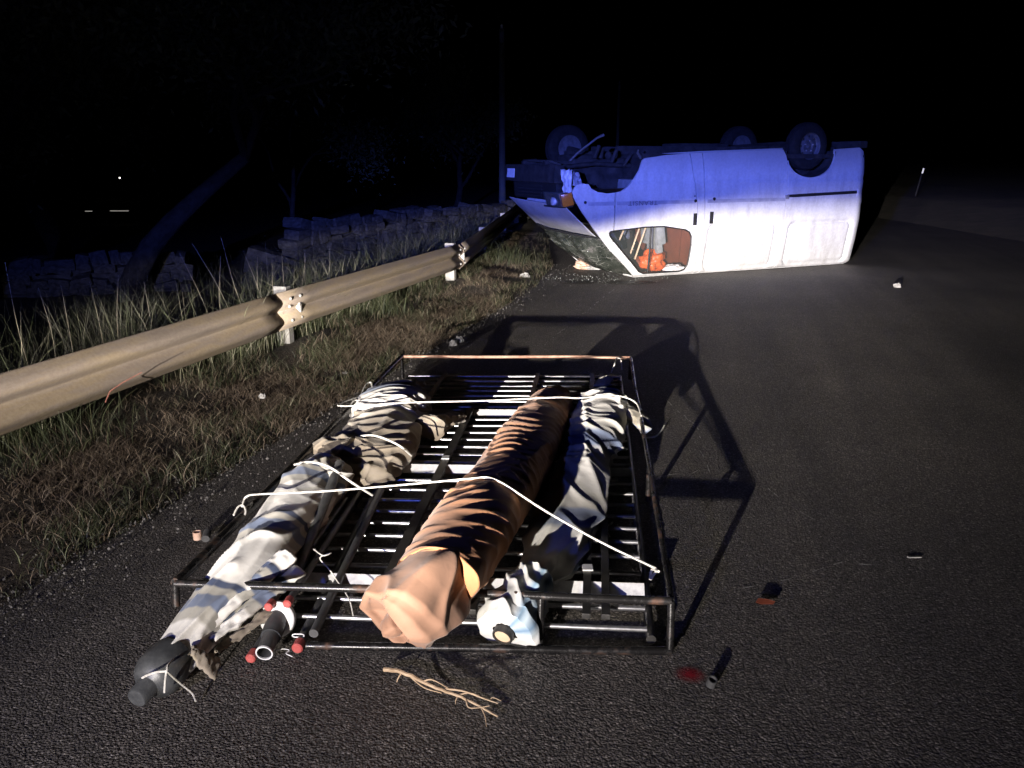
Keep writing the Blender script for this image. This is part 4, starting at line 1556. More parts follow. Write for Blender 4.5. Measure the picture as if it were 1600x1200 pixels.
# ------------------------------------------------------------------ the overturned van (lies on its roof, front to the left)
VA, VB = at(1000, 437), at(1335, 414.5)
vd = VB - VA
VYAW = math.atan2(vd.y, vd.x)
ve = Vector((math.cos(VYAW), math.sin(VYAW), 0))
VO = VA - ve * 1.15
van = empty('overturned_van', (VO.x, VO.y, 0.006), VYAW)
tag(van, 'white panel van overturned on its roof across the road', 'van')
VW = 1.86                                # body width


def seg_d(p, a, b):
    ab = (b[0] - a[0], b[1] - a[1])
    t = ((p[0] - a[0]) * ab[0] + (p[1] - a[1]) * ab[1]) / (ab[0] ** 2 + ab[1] ** 2 + 1e-12)
    t = max(0, min(1, t))
    return math.hypot(p[0] - a[0] - ab[0] * t, p[1] - a[1] - ab[1] * t)


def rrect_d(u, z, u0, z0, u1, z1, r):
    cx, cy = (u0 + u1) / 2, (z0 + z1) / 2
    qx, qy = abs(u - cx) - (u1 - u0) / 2 + r, abs(z - cy) - (z1 - z0) / 2 + r
    return math.hypot(max(qx, 0), max(qy, 0)) + min(max(qx, qy), 0) - r


def side_w(u, z):
    """inward offset of the near side skin"""
    w = 0.0
    if z < 0.80:
        w += 0.10 * ((0.80 - z) / 0.80) ** 1.5
    if z < 0.07:
        w += 0.07 * ((0.07 - z) / 0.07) ** 2
    if z > 1.32:
        w += 0.05 * ((z - 1.32) / 0.4) ** 2 + 0.008
    if u < 0.75:
        w += 0.10 * ((0.75 - u) / 0.75) ** 2
    if u > 4.95:
        w += 0.06 * ((u - 4.95) / 0.15) ** 2
    # moulded waist line and lower crease
    w += 0.006 * math.exp(-((z - 1.065) / 0.007) ** 2) + 0.006 * math.exp(-((z - 0.985) / 0.007) ** 2)
    if 0.985 < z < 1.065:
        w -= 0.004
    for (a, b, c, d) in ((2.27, 0.06, 3.47, 0.69), (3.72, 0.06, 4.90, 0.68)):
        q = rrect_d(u, z, a, b, c, d, 0.09)
        w += 0.034 * math.exp(-(q / 0.028) ** 2)
        if q < 0:
            w += 0.008
    w += 0.022 * math.exp(-((z - 1.31) / 0.011) ** 2)
    # panel beating: gentle dents from the roll
    w += 0.012 * N(u * 1.6, z * 1.9, 3.3) + 0.005 * N(u * 5, z * 5, 8.3)
    if z < 0.2:
        w += (0.2 - z) * 0.14 * max(0, N(u * 2.3, 1.0, 5.5) + .1) + .010 * (1 - abs(N(u * 6, z * 9, 2)) * 3) * (0.2 - z) * 5 * .4
    return w


def inside(p, poly):
    c = False
    j = len(poly) - 1
    for i in range(len(poly)):
        a, b = poly[i], poly[j]
        if (a[1] > p[1]) != (b[1] > p[1]) and p[0] < (b[0] - a[0]) * (p[1] - a[1]) / (b[1] - a[1]) + a[0]:
            c = not c
        j = i
    return c


def dens_poly(poly, step):
    out = []
    for a, b in zip(poly, poly[1:] + poly[:1]):
        n = max(1, int(math.hypot(b[0] - a[0], b[1] - a[1]) / step))
        for i in range(n):
            out.append((a[0] + (b[0] - a[0]) * i / n, a[1] + (b[1] - a[1]) * i / n))
    return out


def panel(name, poly, wf, m, parent, hole=None, step=0.025, flange=0.03, mirror=False):
    """sheet metal panel from a side outline; edges folded inwards"""
    outer = dens_poly(poly, step)
    vs = [Vector(p) for p in outer]
    es = [(i, (i + 1) % len(outer)) for i in range(len(outer))]
    loops = [list(range(len(outer)))]
    if hole:
        h = dens_poly(hole, step)
        o = len(vs)
        vs += [Vector(p) for p in h]
        es += [(o + i, o + (i + 1) % len(h)) for i in range(len(h))]
        loops.append(list(range(o, o + len(h))))
    us = [p[0] for p in outer]
    zs = [p[1] for p in outer]
    bnd = outer + (h if hole else [])
    bn = np.array(bnd)
    u = min(us) + step * 0.5
    while u < max(us):
        z = min(zs) + step * 0.5
        while z < max(zs):
            p = (u, z)
            if inside(p, outer) and not (hole and inside(p, hole)):
                if np.min((bn[:, 0] - u) ** 2 + (bn[:, 1] - z) ** 2) > (step * 0.45) ** 2:
                    vs.append(Vector(p))
            z += step
        u += step
    r = geometry.delaunay_2d_cdt(vs, es, [], 0, 1e-5)
    cv, cf = r[0], r[2]
    V = [(p.x, wf(p.x, p.y), p.y) for p in cv]
    F_ = []
    for f in cf:
        c = (sum(cv[i].x for i in f) / 3, sum(cv[i].y for i in f) / 3)
        if inside(c, outer) and not (hole and inside(c, hole)):
            F_.append(tuple(f))
    bm = bmesh.new()
    bv = [bm.verts.new(v) for v in V]
    for f in F_:
        bm.faces.new([bv[i] for i in f])
    bmesh.ops.delete(bm, geom=[v for v in bm.verts if not v.link_faces], context='VERTS')
    bmesh.ops.recalc_face_normals(bm, faces=bm.faces[:])
    be = [e for e in bm.edges if len(e.link_faces) == 1]
    if flange:
        ex = bmesh.ops.extrude_edge_only(bm, edges=be)
        for g in ex['geom']:
            if isinstance(g, bmesh.types.BMVert):
                g.co.y += flange
    return from_bm(name, bm, m, parent, auto=R(48))


P_ = M['paint']
FEND = [(.10, 1.16), (.17, 1.27), (.27, 1.285), (.33, 1.275), (.37, 1.22), (.46, 1.175), (.6, 1.155), (.706, 1.165),
        (.706, .675), (.665, .670), (.640, .645), (.648, .605), (.706, .535), (.706, .388), (.43, .69), (.25, .93)]
panel('front_wing', FEND, side_w, P_, van)
DOOR = [(.728, 1.168), (.80, 1.18), (.9, 1.235), (1.0, 1.335), (1.08, 1.45), (1.13, 1.575), (1.17, 1.60), (1.5, 1.64), (1.88, 1.665),
        (1.93, 1.4), (2.0, 1.1), (2.045, .78), (2.075, .5), (2.10, .16), (2.10, .012), (1.14, .012), (.728, .375),
        (.728, .522), (1.18, .085), (1.26, .055), (1.85, .055), (1.93, .075), (1.975, .14), (1.985, .42), (1.97, .56), (1.93, .62), (1.85, .655), (1.5, .71), (1.2, .71), (.728, .675)]
door = panel('front_door', DOOR, side_w, P_, van)
PILL = [(1.898, 1.665), (2.082, 1.672), (2.115, 1.3), (2.145, 1.0), (2.165, .7), (2.19, .3), (2.195, .012), (2.118, .012), (2.118, .16), (2.093, .5), (2.063, .78), (2.018, 1.1), (1.948, 1.4)]
panel('door_pillar', PILL, side_w, P_, van)
SLID = [(2.102, 1.675), (2.6, 1.69), (3.50, 1.72), (3.555, 1.62), (3.572, 1.50), (3.572, .012), (2.217, .012), (2.212, .3), (2.187, .7), (2.167, 1.0), (2.137, 1.3)]
sdoor = panel('sliding_door', SLID, side_w, P_, van)
arch = [(4.005 + 0.452 * math.cos(a), 1.70 - 0.37 * math.sin(a) ** 0.85) for a in np.linspace(math.pi, 0, 22)]
QUAR = [(3.587, .012), (3.587, 1.46)] + [(max(u, 3.587), z) for u, z in arch if True][2:] + [(4.47, 1.73), (4.95, 1.755), (5.05, 1.70), (5.085, 1.5), (5.10, 1.0), (5.085, .5), (5.05, .05), (5.03, .012)]
panel('rear_quarter', QUAR, side_w, P_, van)
# black strips added behind the panel gaps for the shade in them
for (pts) in ([(.70, .72), (.73, .72), (.73, 1.165), (.70, 1.165)], [(1.87, 1.66), (2.10, 1.66), (2.215, .012), (2.09, .012), (2.03, .8)], [(3.56, .012), (3.60, .012), (3.60, 1.33), (3.56, 1.33)]):
    panel('seam_strip', pts, lambda u, z: side_w(u, z) + 0.028, M['seam'], van, None, 0.05, 0)

for (u0, u1, par) in ((.735, 1.98, door), (2.185, 3.555, sdoor), (.33, .695, van)):
    panel('waist_stripe', [(u0, 1.002), (u1, 1.002), (u1, 1.05), (u0, 1.05)], lambda u, z: side_w(u, z) - 0.003, M['stripe_grey'], par, None, 0.03, 0)
# window glass and rubber
WIN = [(.655, .640), (.662, .605), (.728, .530), (1.18, .092), (1.26, .062), (1.85, .062), (1.925, .082), (1.968, .145), (1.978, .42), (1.963, .555), (1.925, .613), (1.85, .648), (1.5, .703), (1.2, .703), (.728, .668)]
panel('window_pane', WIN, lambda u, z: side_w(u, z) + 0.016, M['glass'], door, None, 0.06, 0)


def loopstrip(name, poly, wdt, dw, m, parent):
    pts = [Vector((p[0], side_w(p[0], p[1]) + dw, p[1])) for p in dens_poly(poly, 0.03)]
    return tube(name, pts + [pts[0]], wdt, m, parent, 6)


loopstrip('window_rubber', WIN, 0.011, 0.004, M['blacktrim'], door)
tube('window_divider', [(1.30, side_w(1.3, .70) + .012, .705), (1.325, side_w(1.3, .3) + .012, .35), (1.335, side_w(1.3, .06) + .012, .06)], 0.014, M['blacktrim'], door, 8)


def handle(u, z, parent):
    bm = bmesh.new()
    w = side_w(u, z)
    bm_box(bm, (u, w - 0.003, z), (0.062, 0.014, 0.165), None, 0.006)
    h = from_bm('handle', bm, M['blacktrim'], parent)
    bm = bmesh.new()
    bm_box(bm, (u + 0.036, w - 0.006, z + 0.004), (0.012, 0.018, 0.16), None, 0.004)
    from_bm('handle_lever', bm, M['alu'], h)


handle(2.0, .785, door)
handle(2.275, .80, sdoor)


def disc(name, u, z, r, m, parent, h=0.006):
    bm = bmesh.new()
    lathe_bm(bm, [(0.01, r), (-h, r), (-h - .002, r * .8), (-h - .002, 0)], (u, side_w(u, z), z), (0, 1, 0), 18)
    return from_bm(name, bm, m, parent, auto=R(40))


disc('lock', 1.985, 1.035, 0.022, M['blacktrim'], door)
disc('lock', 2.30, 1.055, 0.022, M['blacktrim'], sdoor)
disc('repeater_hole', .29, 1.045, 0.020, M['blacktrim'], van)
disc('lock', 1.975, 1.10, 0.009, M['blacktrim'], door)
disc('reflector_bolt', 5.045, 1.63, 0.02, M['blacktrim'], van)
# sliding rail on the quarter
bm = bmesh.new()
a, b = (3.60, 1.07), (4.92, 1.108)
for i in range(1):
    mid = ((a[0] + b[0]) / 2, (a[1] + b[1]) / 2)
    bm_box(bm, (mid[0], side_w(*mid) - 0.004, mid[1]), (1.33, 0.016, 0.044), Matrix.Rotation(-math.atan2(b[1] - a[1], b[0] - a[0]), 3, 'Y'), 0.003)
rl = from_bm('slide_rail', bm, M['blacktrim'], van)
bm = bmesh.new()
bm_box(bm, (3.575, side_w(3.57, 1.06) - 0.012, 1.06), (0.06, 0.03, 0.058), None, 0.006)
from_bm('rail_catch', bm, M['galv'], rl)
bm = bmesh.new()
bm_box(bm, (4.955, side_w(4.955, 1.10) - 0.002, 1.095), (0.04, 0.018, 0.11), None, 0.006)
from_bm('rail_stop', bm, P_, rl)
# lettering, upside down as the van lies
cu = bpy.data.curves.new('lettering', 'FONT')
cu.body = 'TRANSIT'
cu.size = 0.085
cu.extrude = 0.001
cu.space_character = 1.15
cu.align_x = 'CENTER'
cu.align_y = 'CENTER'
tmp = bpy.data.objects.new('tmp', cu)
COL.objects.link(tmp)
dg = bpy.context.evaluated_depsgraph_get()
tme = bpy.data.meshes.new_from_object(tmp.evaluated_get(dg))
bpy.data.objects.remove(tmp)
for v in tme.vertices:                  # x right, y up on the van's side; the van is turned over
    x, y = -v.co.x * 1.25, -v.co.y
    u, z = 1.14 + x, 1.026 + y
    v.co = (u, side_w(u, z) - 0.0035 + v.co.z, z)
tme.materials.clear()
tme.materials.append(simple('grey_lettering', (0.10, 0.10, 0.13), (0.16, 0.16, 0.19), 0.5, 0, 20, 0))
lt = bpy.data.objects.new('lettering', tme)
COL.objects.link(lt)
lt.parent = door

# roof (on the road), floor, far side, rear
def slab(name, poly_uw, z0, z1, m, parent=van):
    bm = bmesh.new()
    lo = [bm.verts.new((u, w, z0)) for u, w in poly_uw]
    hi = [bm.verts.new((u, w, z1)) for u, w in poly_uw]
    n = len(lo)
    for k in range(n):
        bm.faces.new((lo[k], lo[(k + 1) % n], hi[(k + 1) % n], hi[k]))
    bm.faces.new(hi)
    bm.faces.new(lo[::-1])
    return from_bm(name, bm, m, parent)


slab('roof', [(1.16, .19), (5.02, .19), (5.02, VW - .15), (1.16, VW - .15)], 0.0, 0.03, P_)
slab('floor_pan', [(1.15, .06), (5.02, .06), (5.02, VW - .06), (1.15, VW - .06)], 1.60, 1.66, M['under'])
FAR = [(.25, 1.0), (.45, 1.20), (.9, 1.25), (1.15, 1.6), (3.5, 1.71), (3.6, 1.45), (4.0, 1.34), (4.4, 1.45), (4.5, 1.72), (5.03, 1.70), (5.03, .02), (1.14, .02), (.5, .66)]
panel('far_side', FAR, lambda u, z: VW - side_w(u, z) * .8, P_, van, None, 0.12, 0)
bm = bmesh.new()
bm_box(bm, (5.07, VW / 2, .86), (0.04, VW - .30, 1.64), None, 0.015)
rd = from_bm('rear_doors', bm, P_, van)
bm = bmesh.new()
bm_box(bm, (5.02, VW / 2, 1.80), (0.14, VW - .1, .10), None, 0.02)
from_bm('rear_bumper', bm, M['under'], van)
# inner cab: bulkhead of brown board, lining
panel('bulkhead', [(1.72, .03), (2.13, .03), (2.13, 1.58), (1.72, 1.58)], lambda u, z: .42 + (u - 1.72) * .25 - z * .05, M['brownboard'], van, None, 0.2, 0.01)
bm = bmesh.new()
bm_box(bm, (2.16, .95, .8), (0.02, 1.7, 1.5), None)
from_bm('cab_partition', bm, M['brownboard'], van)
# seats hang from the floor
def seat(u, w, m):
    bm = bmesh.new()
    rot = Matrix.Rotation(R(-9), 3, 'Y')
    bm_box(bm, (u + .26, w, .78), (0.14, .46, .72), rot, 0.05)
    bm_box(bm, (u, w, 1.25), (0.52, .48, .16), None, 0.05)
    o = from_bm('seat', bm, m, van, auto=R(40))
    bm = bmesh.new()
    bm_box(bm, (u + .34, w, .36), (0.10, .28, .16), rot, 0.035)
    from_bm('headrest', bm, m, o, auto=R(40))
    return o


seat(1.30, .42, M['seat'])
seat(1.22, 1.25, M['seat2'])
bm = bmesh.new()
bm_box(bm, (.80, .95, .82), (0.35, 1.6, .26), Matrix.Rotation(R(12), 3, 'Y'), 0.06)
from_bm('dashboard', bm, M['blacktrim'], van, auto=R(40))
bm = bmesh.new()
for k in range(24):
    pass
ctr = Vector((1.0, 1.25, .84))
pts = [ctr + Vector((0.06 * math.sin(a), 0.19 * math.cos(a), 0.18 * math.sin(a))) for a in np.linspace(0, 2 * math.pi, 33)]
add_tube(bm, pts, 0.016, 8)
add_tube(bm, [ctr + Vector((0, -.18, 0)), ctr, ctr + Vector((0, .18, 0))], 0.012, 6)
from_bm('steering_wheel', bm, M['blacktrim'], van, smooth=True)


def vworld(u, w, z):
    return VO + ve * u + Vector((-ve.y, ve.x, 0)) * w + Vector((0, 0, z + .006))


# loose load seen through the door window
def bag():
    bm = bmesh.new()
    bmesh.ops.create_icosphere(bm, subdivisions=4, radius=1.0)
    for v in bm.verts:
        p = v.co.copy()
        k = 1 + 0.55 * N(p.x * 1.7 + 4, p.y * 1.7, p.z * 1.7) + 0.22 * (1 - abs(N(p.x * 3.4, p.y * 3.4, p.z * 3.4 + 3)) * 2.4)
        v.co = Vector((p.x * .16, p.y * .14, max(p.z, -.75) * .14)) * k
        if p.z > .3 and p.x > .1:
            v.co.z += .10 * (p.z - .3) * p.x * 2
    o = from_bm('orange_bag', bm, M['orange'], smooth=True)
    o.location = vworld(1.56, .36, .175)
    o.rotation_euler = (0, .2, VYAW)
    return tag(o, 'crumpled orange bag seen through the van side window', 'bag')


bag()
bm = bmesh.new()
bmesh.ops.create_icosphere(bm, subdivisions=4, radius=1.0)
for v in bm.verts:
    p = v.co.copy()
    k = 1 + 0.3 * N(p.x * 2.5, p.y * 2.5, p.z * 2.5 + 9) + 0.12 * N(p.x * 6, p.y * 6, p.z * 6)
    v.co = Vector((p.x * .17, p.y * .12, max(p.z, -.3) * .07)) * k
o = from_bm('white_rag', bm, M['whitecloth'], smooth=True)
o.location = vworld(1.86, .25, .075)
o.rotation_euler = (0, 0, VYAW)
tag(o, 'white rag on the van roof lining behind the window', 'rag')
bm = bmesh.new()
bmesh.ops.create_icosphere(bm, subdivisions=3, radius=1.0)
for v in bm.verts:
    p = v.co.copy()
    k = 1 + 0.3 * N(p.x * 2.5, p.y * 2.5, p.z * 2.5 + 29)
    v.co = Vector((p.x * .13, p.y * .12, max(p.z, -.5) * .13)) * k
o = from_bm('red_cloth', bm, M['brownboard'], smooth=True)
o.location = vworld(1.38, .48, .13)
tag(o, 'dull red cloth lump left of the orange bag inside the van', 'cloth')
for i, (a, b, lab) in enumerate([((1.30, .40, .22), (1.48, .40, .72), 'pale wooden slat inside the cab, next to the window divider'),
                                 ((1.20, .42, .20), (1.40, .42, .74), 'pale wooden slat inside the cab, middle one'),
                                 ((1.00, .40, .42), (1.14, .40, .72), 'short pale slat inside the cab, nearest the windscreen')]):
    bm = bmesh.new()
    A_, B_v = vworld(*a), vworld(*b)
    d = B_v - A_
    bm_box(bm, (0, 0, 0), (0.020, 0.014, d.length), None, 0.002)
    o = from_bm('wooden_slat', bm, M['wood'])
    o.location = (A_ + B_v) / 2
    o.rotation_euler = d.to_track_quat('Z', 'Y').to_euler()
    tag(o, lab, 'wooden slat', 'slats inside the cab')

# bonnet, headlight, front
def sheet(name, P00, P10, P11, P01, fn, m, parent, nu=40, nv=40, thick=0.004, bulge=(0, 0, 0)):
    V, F_ = [], []
    P00, P10, P11, P01 = map(Vector, (P00, P10, P11, P01))
    for i in range(nu + 1):
        a = i / nu
        for k in range(nv + 1):
            b = k / nv
            p = P00.lerp(P10, a).lerp(P01.lerp(P11, a), b)
            V.append(p + fn(a, b))
    for i in range(nu):
        for k in range(nv):
            q = i * (nv + 1) + k
            F_.append((q, q + 1, q + nv + 2, q + nv + 1))
    me = bpy.data.meshes.new(name)
    me.from_pydata(V, [], F_)
    o = link(name, me, m, parent)
    md = o.modifiers.new('thick', 'SOLIDIFY')
    md.thickness = thick
    return o


def bon(a, b):
    # a: front->rear, b: near->far
    k = math.sin(math.pi * a) * math.sin(math.pi * min(1, b * 1.0 + .02)) * .07
    rear = 0.05 * max(0, 1 - b * 3) * (1 - a)
    return Vector((-.7 * k, 0, -.55 * k)) + Vector((0, 0, .012 * N(a * 3, b * 4, 2)))


sheet('bonnet', (.04, .10, .985), (.53, .16, .585), (.42, VW - .12, .62), (-.04, VW - .05, 1.05), bon, P_, van)


def wsf(a, b):
    # a: bonnet->roof, b: near->far; torn loose, sagging out to the road in crumpled sheets
    k = math.sin(math.pi * min(1, a * .97)) ** .7
    hold = min(1.0, b * 5) * min(1.0, (1 - b) * 8)
    out = k * (0.10 + 0.20 * math.exp(-((b - .35) / .35) ** 2)) * hold
    c = 0.06 * N(a * 3, b * 5, 1.7) + 0.075 * (1 - 2.2 * abs(N(a * 3 + 3, b * 6 + a * 3, 4.4))) + .045 * (1 - 2.2 * abs(N(a * 7, b * 12 - a * 4, 6.4))) + .012 * N(a * 22, b * 26, 2.2)
    c *= (.25 + .75 * hold) * min(1, a * 5 + .1)
    return Vector((-.8 * out - c * .75, c * .25, -.20 * out + c * .45))


def ws_clip(o):
    for vv in o.data.vertices:
        vv.co.z = max(vv.co.z, .008 + .01 * abs(N(vv.co.x * 9, vv.co.y * 9)))


ws = sheet('windscreen', (.55, .105, .575), (1.14, .14, .02), (1.14, VW - .2, .03), (.42, VW - .14, .63), wsf, M['windscreen'], van, 70, 80, 0.006)
ws_clip(ws)
for poly in ws.data.polygons:
    poly.use_smooth = False
tube('windscreen_seal', [(.36, VW - .2, .66), (.30, 1.2, .62), (.35, .7, .60), (.45, .3, .575), (.545, .12, .578)], 0.012, M['blacktrim'], van, 6)
# grille panel, apron, bumper
bm = bmesh.new()
bm_box(bm, (0.06, VW / 2 + .1, 1.19), (0.10, VW - .45, 0.26), Matrix.Rotation(R(-6), 3, 'Y'), 0.02)
gp_ = from_bm('grille', bm, M['blacktrim'], van)
for k in range(5):
    bm = bmesh.new()
    bm_box(bm, (0.0, VW / 2 + .25, 1.10 + k * .045), (0.02, VW - 1.0, 0.014), None, 0.003)
    from_bm('grille_slat', bm, M['under'], gp_)
bm = bmesh.new()
bm_box(bm, (-0.03, VW / 2 + .05, 1.40), (0.16, VW - .20, 0.24), Matrix.Rotation(R(4), 3, 'Y'), 0.05)
bp_ = from_bm('front_bumper', bm, M['under'], van, auto=R(40))
bm = bmesh.new()
bm_box(bm, (-0.125, VW - .33, 1.40), (0.008, .26, .125), Matrix.Rotation(R(4), 3, 'Y'), 0.003)
from_bm('number_plate', bm, M['plate'], bp_)
# near headlight with amber corner
bm = bmesh.new()
bm_box(bm, (0.015, .36, 1.085), (0.09, .44, .185), Matrix.Rotation(R(-14), 3, 'Y') , 0.02)
hl = from_bm('headlight', bm, M['lamp'], van, auto=R(40))
bm = bmesh.new()
lathe_bm(bm, [(-0.012, .0), (-0.010, .05), (0.0, .085), (0.03, .08)], (-.028, .33, 1.085), (1, 0, -.25), 24)
from_bm('reflector_bowl', bm, M['alu'], hl, smooth=True)
bm = bmesh.new()
bm_box(bm, (-0.034, .36, 1.08), (0.010, .45, .195), Matrix.Rotation(R(-14), 3, 'Y'), 0.004)
from_bm('lens', bm, M['glass'], hl)
bm = bmesh.new()
bm_box(bm, (0.055, .095, 1.085), (0.15, .10, .165), Matrix.Rotation(R(-14), 3, 'Y') @ Matrix.Rotation(R(-24), 3, 'Z'), 0.022)
from_bm('indicator', bm, M['amber'], hl, auto=R(40))
tube('headlight_trim', [(-.03, .60, .985), (-.01, .36, .98), (.03, .12, .985), (.12, .06, 1.0)], 0.012, M['blacktrim'], hl, 6)


def crump(sd, amp):
    return lambda a, b: Vector((amp * N(a * 4, b * 4, sd), amp * N(a * 4, b * 4, sd + 5), amp * .6 * N(a * 5, b * 5, sd + 9)))


sheet('inner_wing', (.0, .10, 1.18), (.10, .06, 1.16), (.12, .10, 1.46), (-.03, .14, 1.46), crump(2, .025), P_, van, 20, 24)
sheet('inner_wing', (.10, .14, 1.26), (.30, .12, 1.25), (.26, .18, 1.42), (.12, .16, 1.44), crump(12, .025), M['dentpaint'], van, 20, 20)
# front wheel housing (wheel torn off), chassis
sheet('wheel_housing', (.34, .50, 1.20), (1.16, .50, 1.20), (1.16, .52, 1.60), (.34, .52, 1.60), crump(5, .03), M['under'], van, 20, 12)
sheet('wheel_housing', (.36, .06, 1.215), (1.12, .06, 1.215), (1.14, .52, 1.14), (.34, .52, 1.14), crump(6, .01), M['under'], van, 20, 12)
sheet('wheel_housing', (1.17, .07, 1.60), (1.17, .55, 1.60), (1.08, .55, 1.16), (1.08, .07, 1.30), crump(7, .01), M['under'], van, 12, 12)
for w in (.58, VW - .58):
    bm = bmesh.new()
    bm_box(bm, (.62, w, 1.50), (1.35, .07, .13), None, 0.01)
    from_bm('chassis_rail', bm, M['under'], van)
    bm = bmesh.new()
    bm_box(bm, (3.0, w, 1.71), (3.9, .07, .11), None, 0.01)
    from_bm('chassis_rail', bm, M['under'], van)
tube('chassis_crossbar', [(.10, .30, 1.49), (.55, .32, 1.53), (1.16, .35, 1.50)], 0.03, M['under'], van, 8)
bm = bmesh.new()
bm_box(bm, (.70, VW / 2, 1.50), (.55, .42, .30), None, 0.05)
bm_box(bm, (.72, VW / 2 + .05, 1.66), (.42, .28, .08), None, 0.03)
bm_box(bm, (1.25, VW / 2, 1.58), (.6, .30, .22), None, 0.06)
from_bm('engine', bm, M['under'], van, auto=R(40))
for (a, b, r) in [((.55, .30, 1.60), (.62, .30, 1.76), .03), ((.70, .42, 1.60), (.72, .42, 1.72), .045), ((.86, .38, 1.55), (.92, .36, 1.70), .03), ((1.0, .3, 1.5), (1.12, .3, 1.66), .025)]:
    tube('suspension_stub', [a, b], r, M['under'], van, 8)
tube('track_rod', [(.28, .62, 1.50), (.42, .50, 1.68), (.62, .36, 1.86), (.70, .32, 1.90)], [.016, .016, .015, .022], M['axle'], van, 8)
tube('stabiliser_bar', [(.05, .3, 1.52), (.02, .5, 1.56), (.02, 1.4, 1.57), (.3, 1.6, 1.58)], 0.014, M['axle'], van, 8)
tube('front_axle', [(.85, .45, 1.64), (.85, 1.1, 1.66), (.85, 1.75, 1.74)], 0.05, M['under'], van, 10)
tube('rear_axle', [(4.0, .15, 1.76), (4.0, VW - .15, 1.76)], 0.055, M['under'], van, 12)
tube('drive_shaft', [(1.5, VW / 2, 1.68), (4.0, VW / 2, 1.76)], 0.045, M['under'], van, 10)
tube('exhaust_pipe', [(1.3, 1.2, 1.70), (2.2, 1.25, 1.74), (3.4, 1.3, 1.76), (4.6, 1.35, 1.84), (5.05, 1.35, 1.80)], 0.028, M['under'], van, 8)
tube('sill_lip', [(1.16, .09, 1.61), (1.5, .09, 1.655), (2.1, .09, 1.685), (3.5, .09, 1.73)], 0.012, P_, van, 6)
tube('torn_bracket', [(1.16, .12, 1.60), (1.13, .11, 1.63), (1.09, .10, 1.67), (1.10, .1, 1.71)], [.02, .02, .016, .01], M['axle'], van, 6)
bm = bmesh.new()
bm_box(bm, (2.9, 1.35, 1.74), (.9, .5, .16), None, 0.04)
from_bm('fuel_tank', bm, M['under'], van, auto=R(40))
# rear wheel well
panel('wheel_well', [(3.56, 1.72), (3.58, 1.50), (3.75, 1.36), (4.0, 1.32), (4.25, 1.36), (4.43, 1.50), (4.47, 1.73)], lambda u, z: .38, M['under'], van, None, 0.1, 0)
bm = bmesh.new()
pr = [(4.005 + 0.462 * math.cos(a), 1.70 - 0.38 * math.sin(a) ** 0.85) for a in np.linspace(math.pi, 0, 22)]
for (u0, z0), (u1, z1) in zip(pr, pr[1:]):
    bm.faces.new([bm.verts.new(v) for v in ((u0, .035, z0), (u1, .035, z1), (u1, .40, z1), (u0, .40, z0))])
from_bm('wheel_arch_liner', bm, M['under'], van)


def wheel(u, w, z, outward):
    e = bpy.data.objects.new('wheel', None)
    COL.objects.link(e)
    e.parent = van
    e.location = (u, w, z)
    sgn = outward
    bm = bmesh.new()
    R0 = 0.335
    lathe_bm(bm, [(-.09, .19), (-.098, .22), (-.10, .27), (-.092, .305), (-.075, .325), (-.06, R0), (-.03, R0 + .001), (-.027, R0 - .008), (-.02, R0 - .008), (-.017, R0 + .002),
                  (.017, R0 + .002), (.02, R0 - .008), (.027, R0 - .008), (.03, R0 + .001), (.06, R0), (.075, .325), (.092, .305), (.10, .27), (.098, .22), (.09, .19)], (0, 0, 0), (0, sgn, 0), 48, False)
    t = from_bm('tyre', bm, M['rubber'], e, auto=R(35))
    bm = bmesh.new()
    lathe_bm(bm, [(-.085, .195), (.082, .197), (.088, .190), (.080, .180), (.055, .172), (.040, .155), (.048, .120), (.060, .095), (.058, .07), (.046, .06), (.046, .035), (.075, .032), (.080, .025), (.080, 0)], (0, 0, 0), (0, sgn, 0), 40)
    rm = from_bm('rim', bm, M['rim'], e, auto=R(30))
    for k in range(8):
        a = 2 * math.pi * k / 8
        bm = bmesh.new()
        lathe_bm(bm, [(0, .017), (.004, .017), (.004, 0)], (math.cos(a) * .138, sgn * .0445, math.sin(a) * .138), (0, sgn, 0), 12)
        from_bm('vent_hole', bm, M['seam'], rm)
    for k in range(5):
        a = 2 * math.pi * k / 5 + .3
        bm = bmesh.new()
        lathe_bm(bm, [(0, .011), (.018, .009), (.018, 0)], (math.cos(a) * .078, sgn * .057, math.sin(a) * .078), (0, sgn, 0), 6)
        from_bm('wheel_nut', bm, M['galv'], rm)
    return e


wheel(4.0, .16, 1.77, -1)
wheel(4.0, VW - .16, 1.77, 1)
wheel(.86, VW - .16, 1.74, 1)

# glass crumbs below the windscreen: too many and too small to count
def crumbs():
    V, F_ = [], []
    c = at(930, 432)
    for i in range(260):
        x, y = random.gauss(c.x, .45), random.gauss(c.y - .25, .28)
        r = random.uniform(.003, .009)
        o = len(V)
        for k in range(3):
            a = random.random() * 6.28
            V.append((x + r * math.cos(a), y + r * math.sin(a), .002))
        V.append((x, y, .002 + r))
        F_ += [(o, o + 1, o + 3), (o + 1, o + 2, o + 3), (o + 2, o, o + 3)]
    me = bpy.data.meshes.new('glass_crumbs')
    me.from_pydata(V, [], F_)
    tag(link('glass_crumbs', me, simple('glass_crumb', (.25, .28, .26), (.5, .53, .5), .1, 0, 30, 0), smooth=False), 'broken glass crumbs strewn below the windscreen', 'broken glass', kind='stuff')


crumbs()

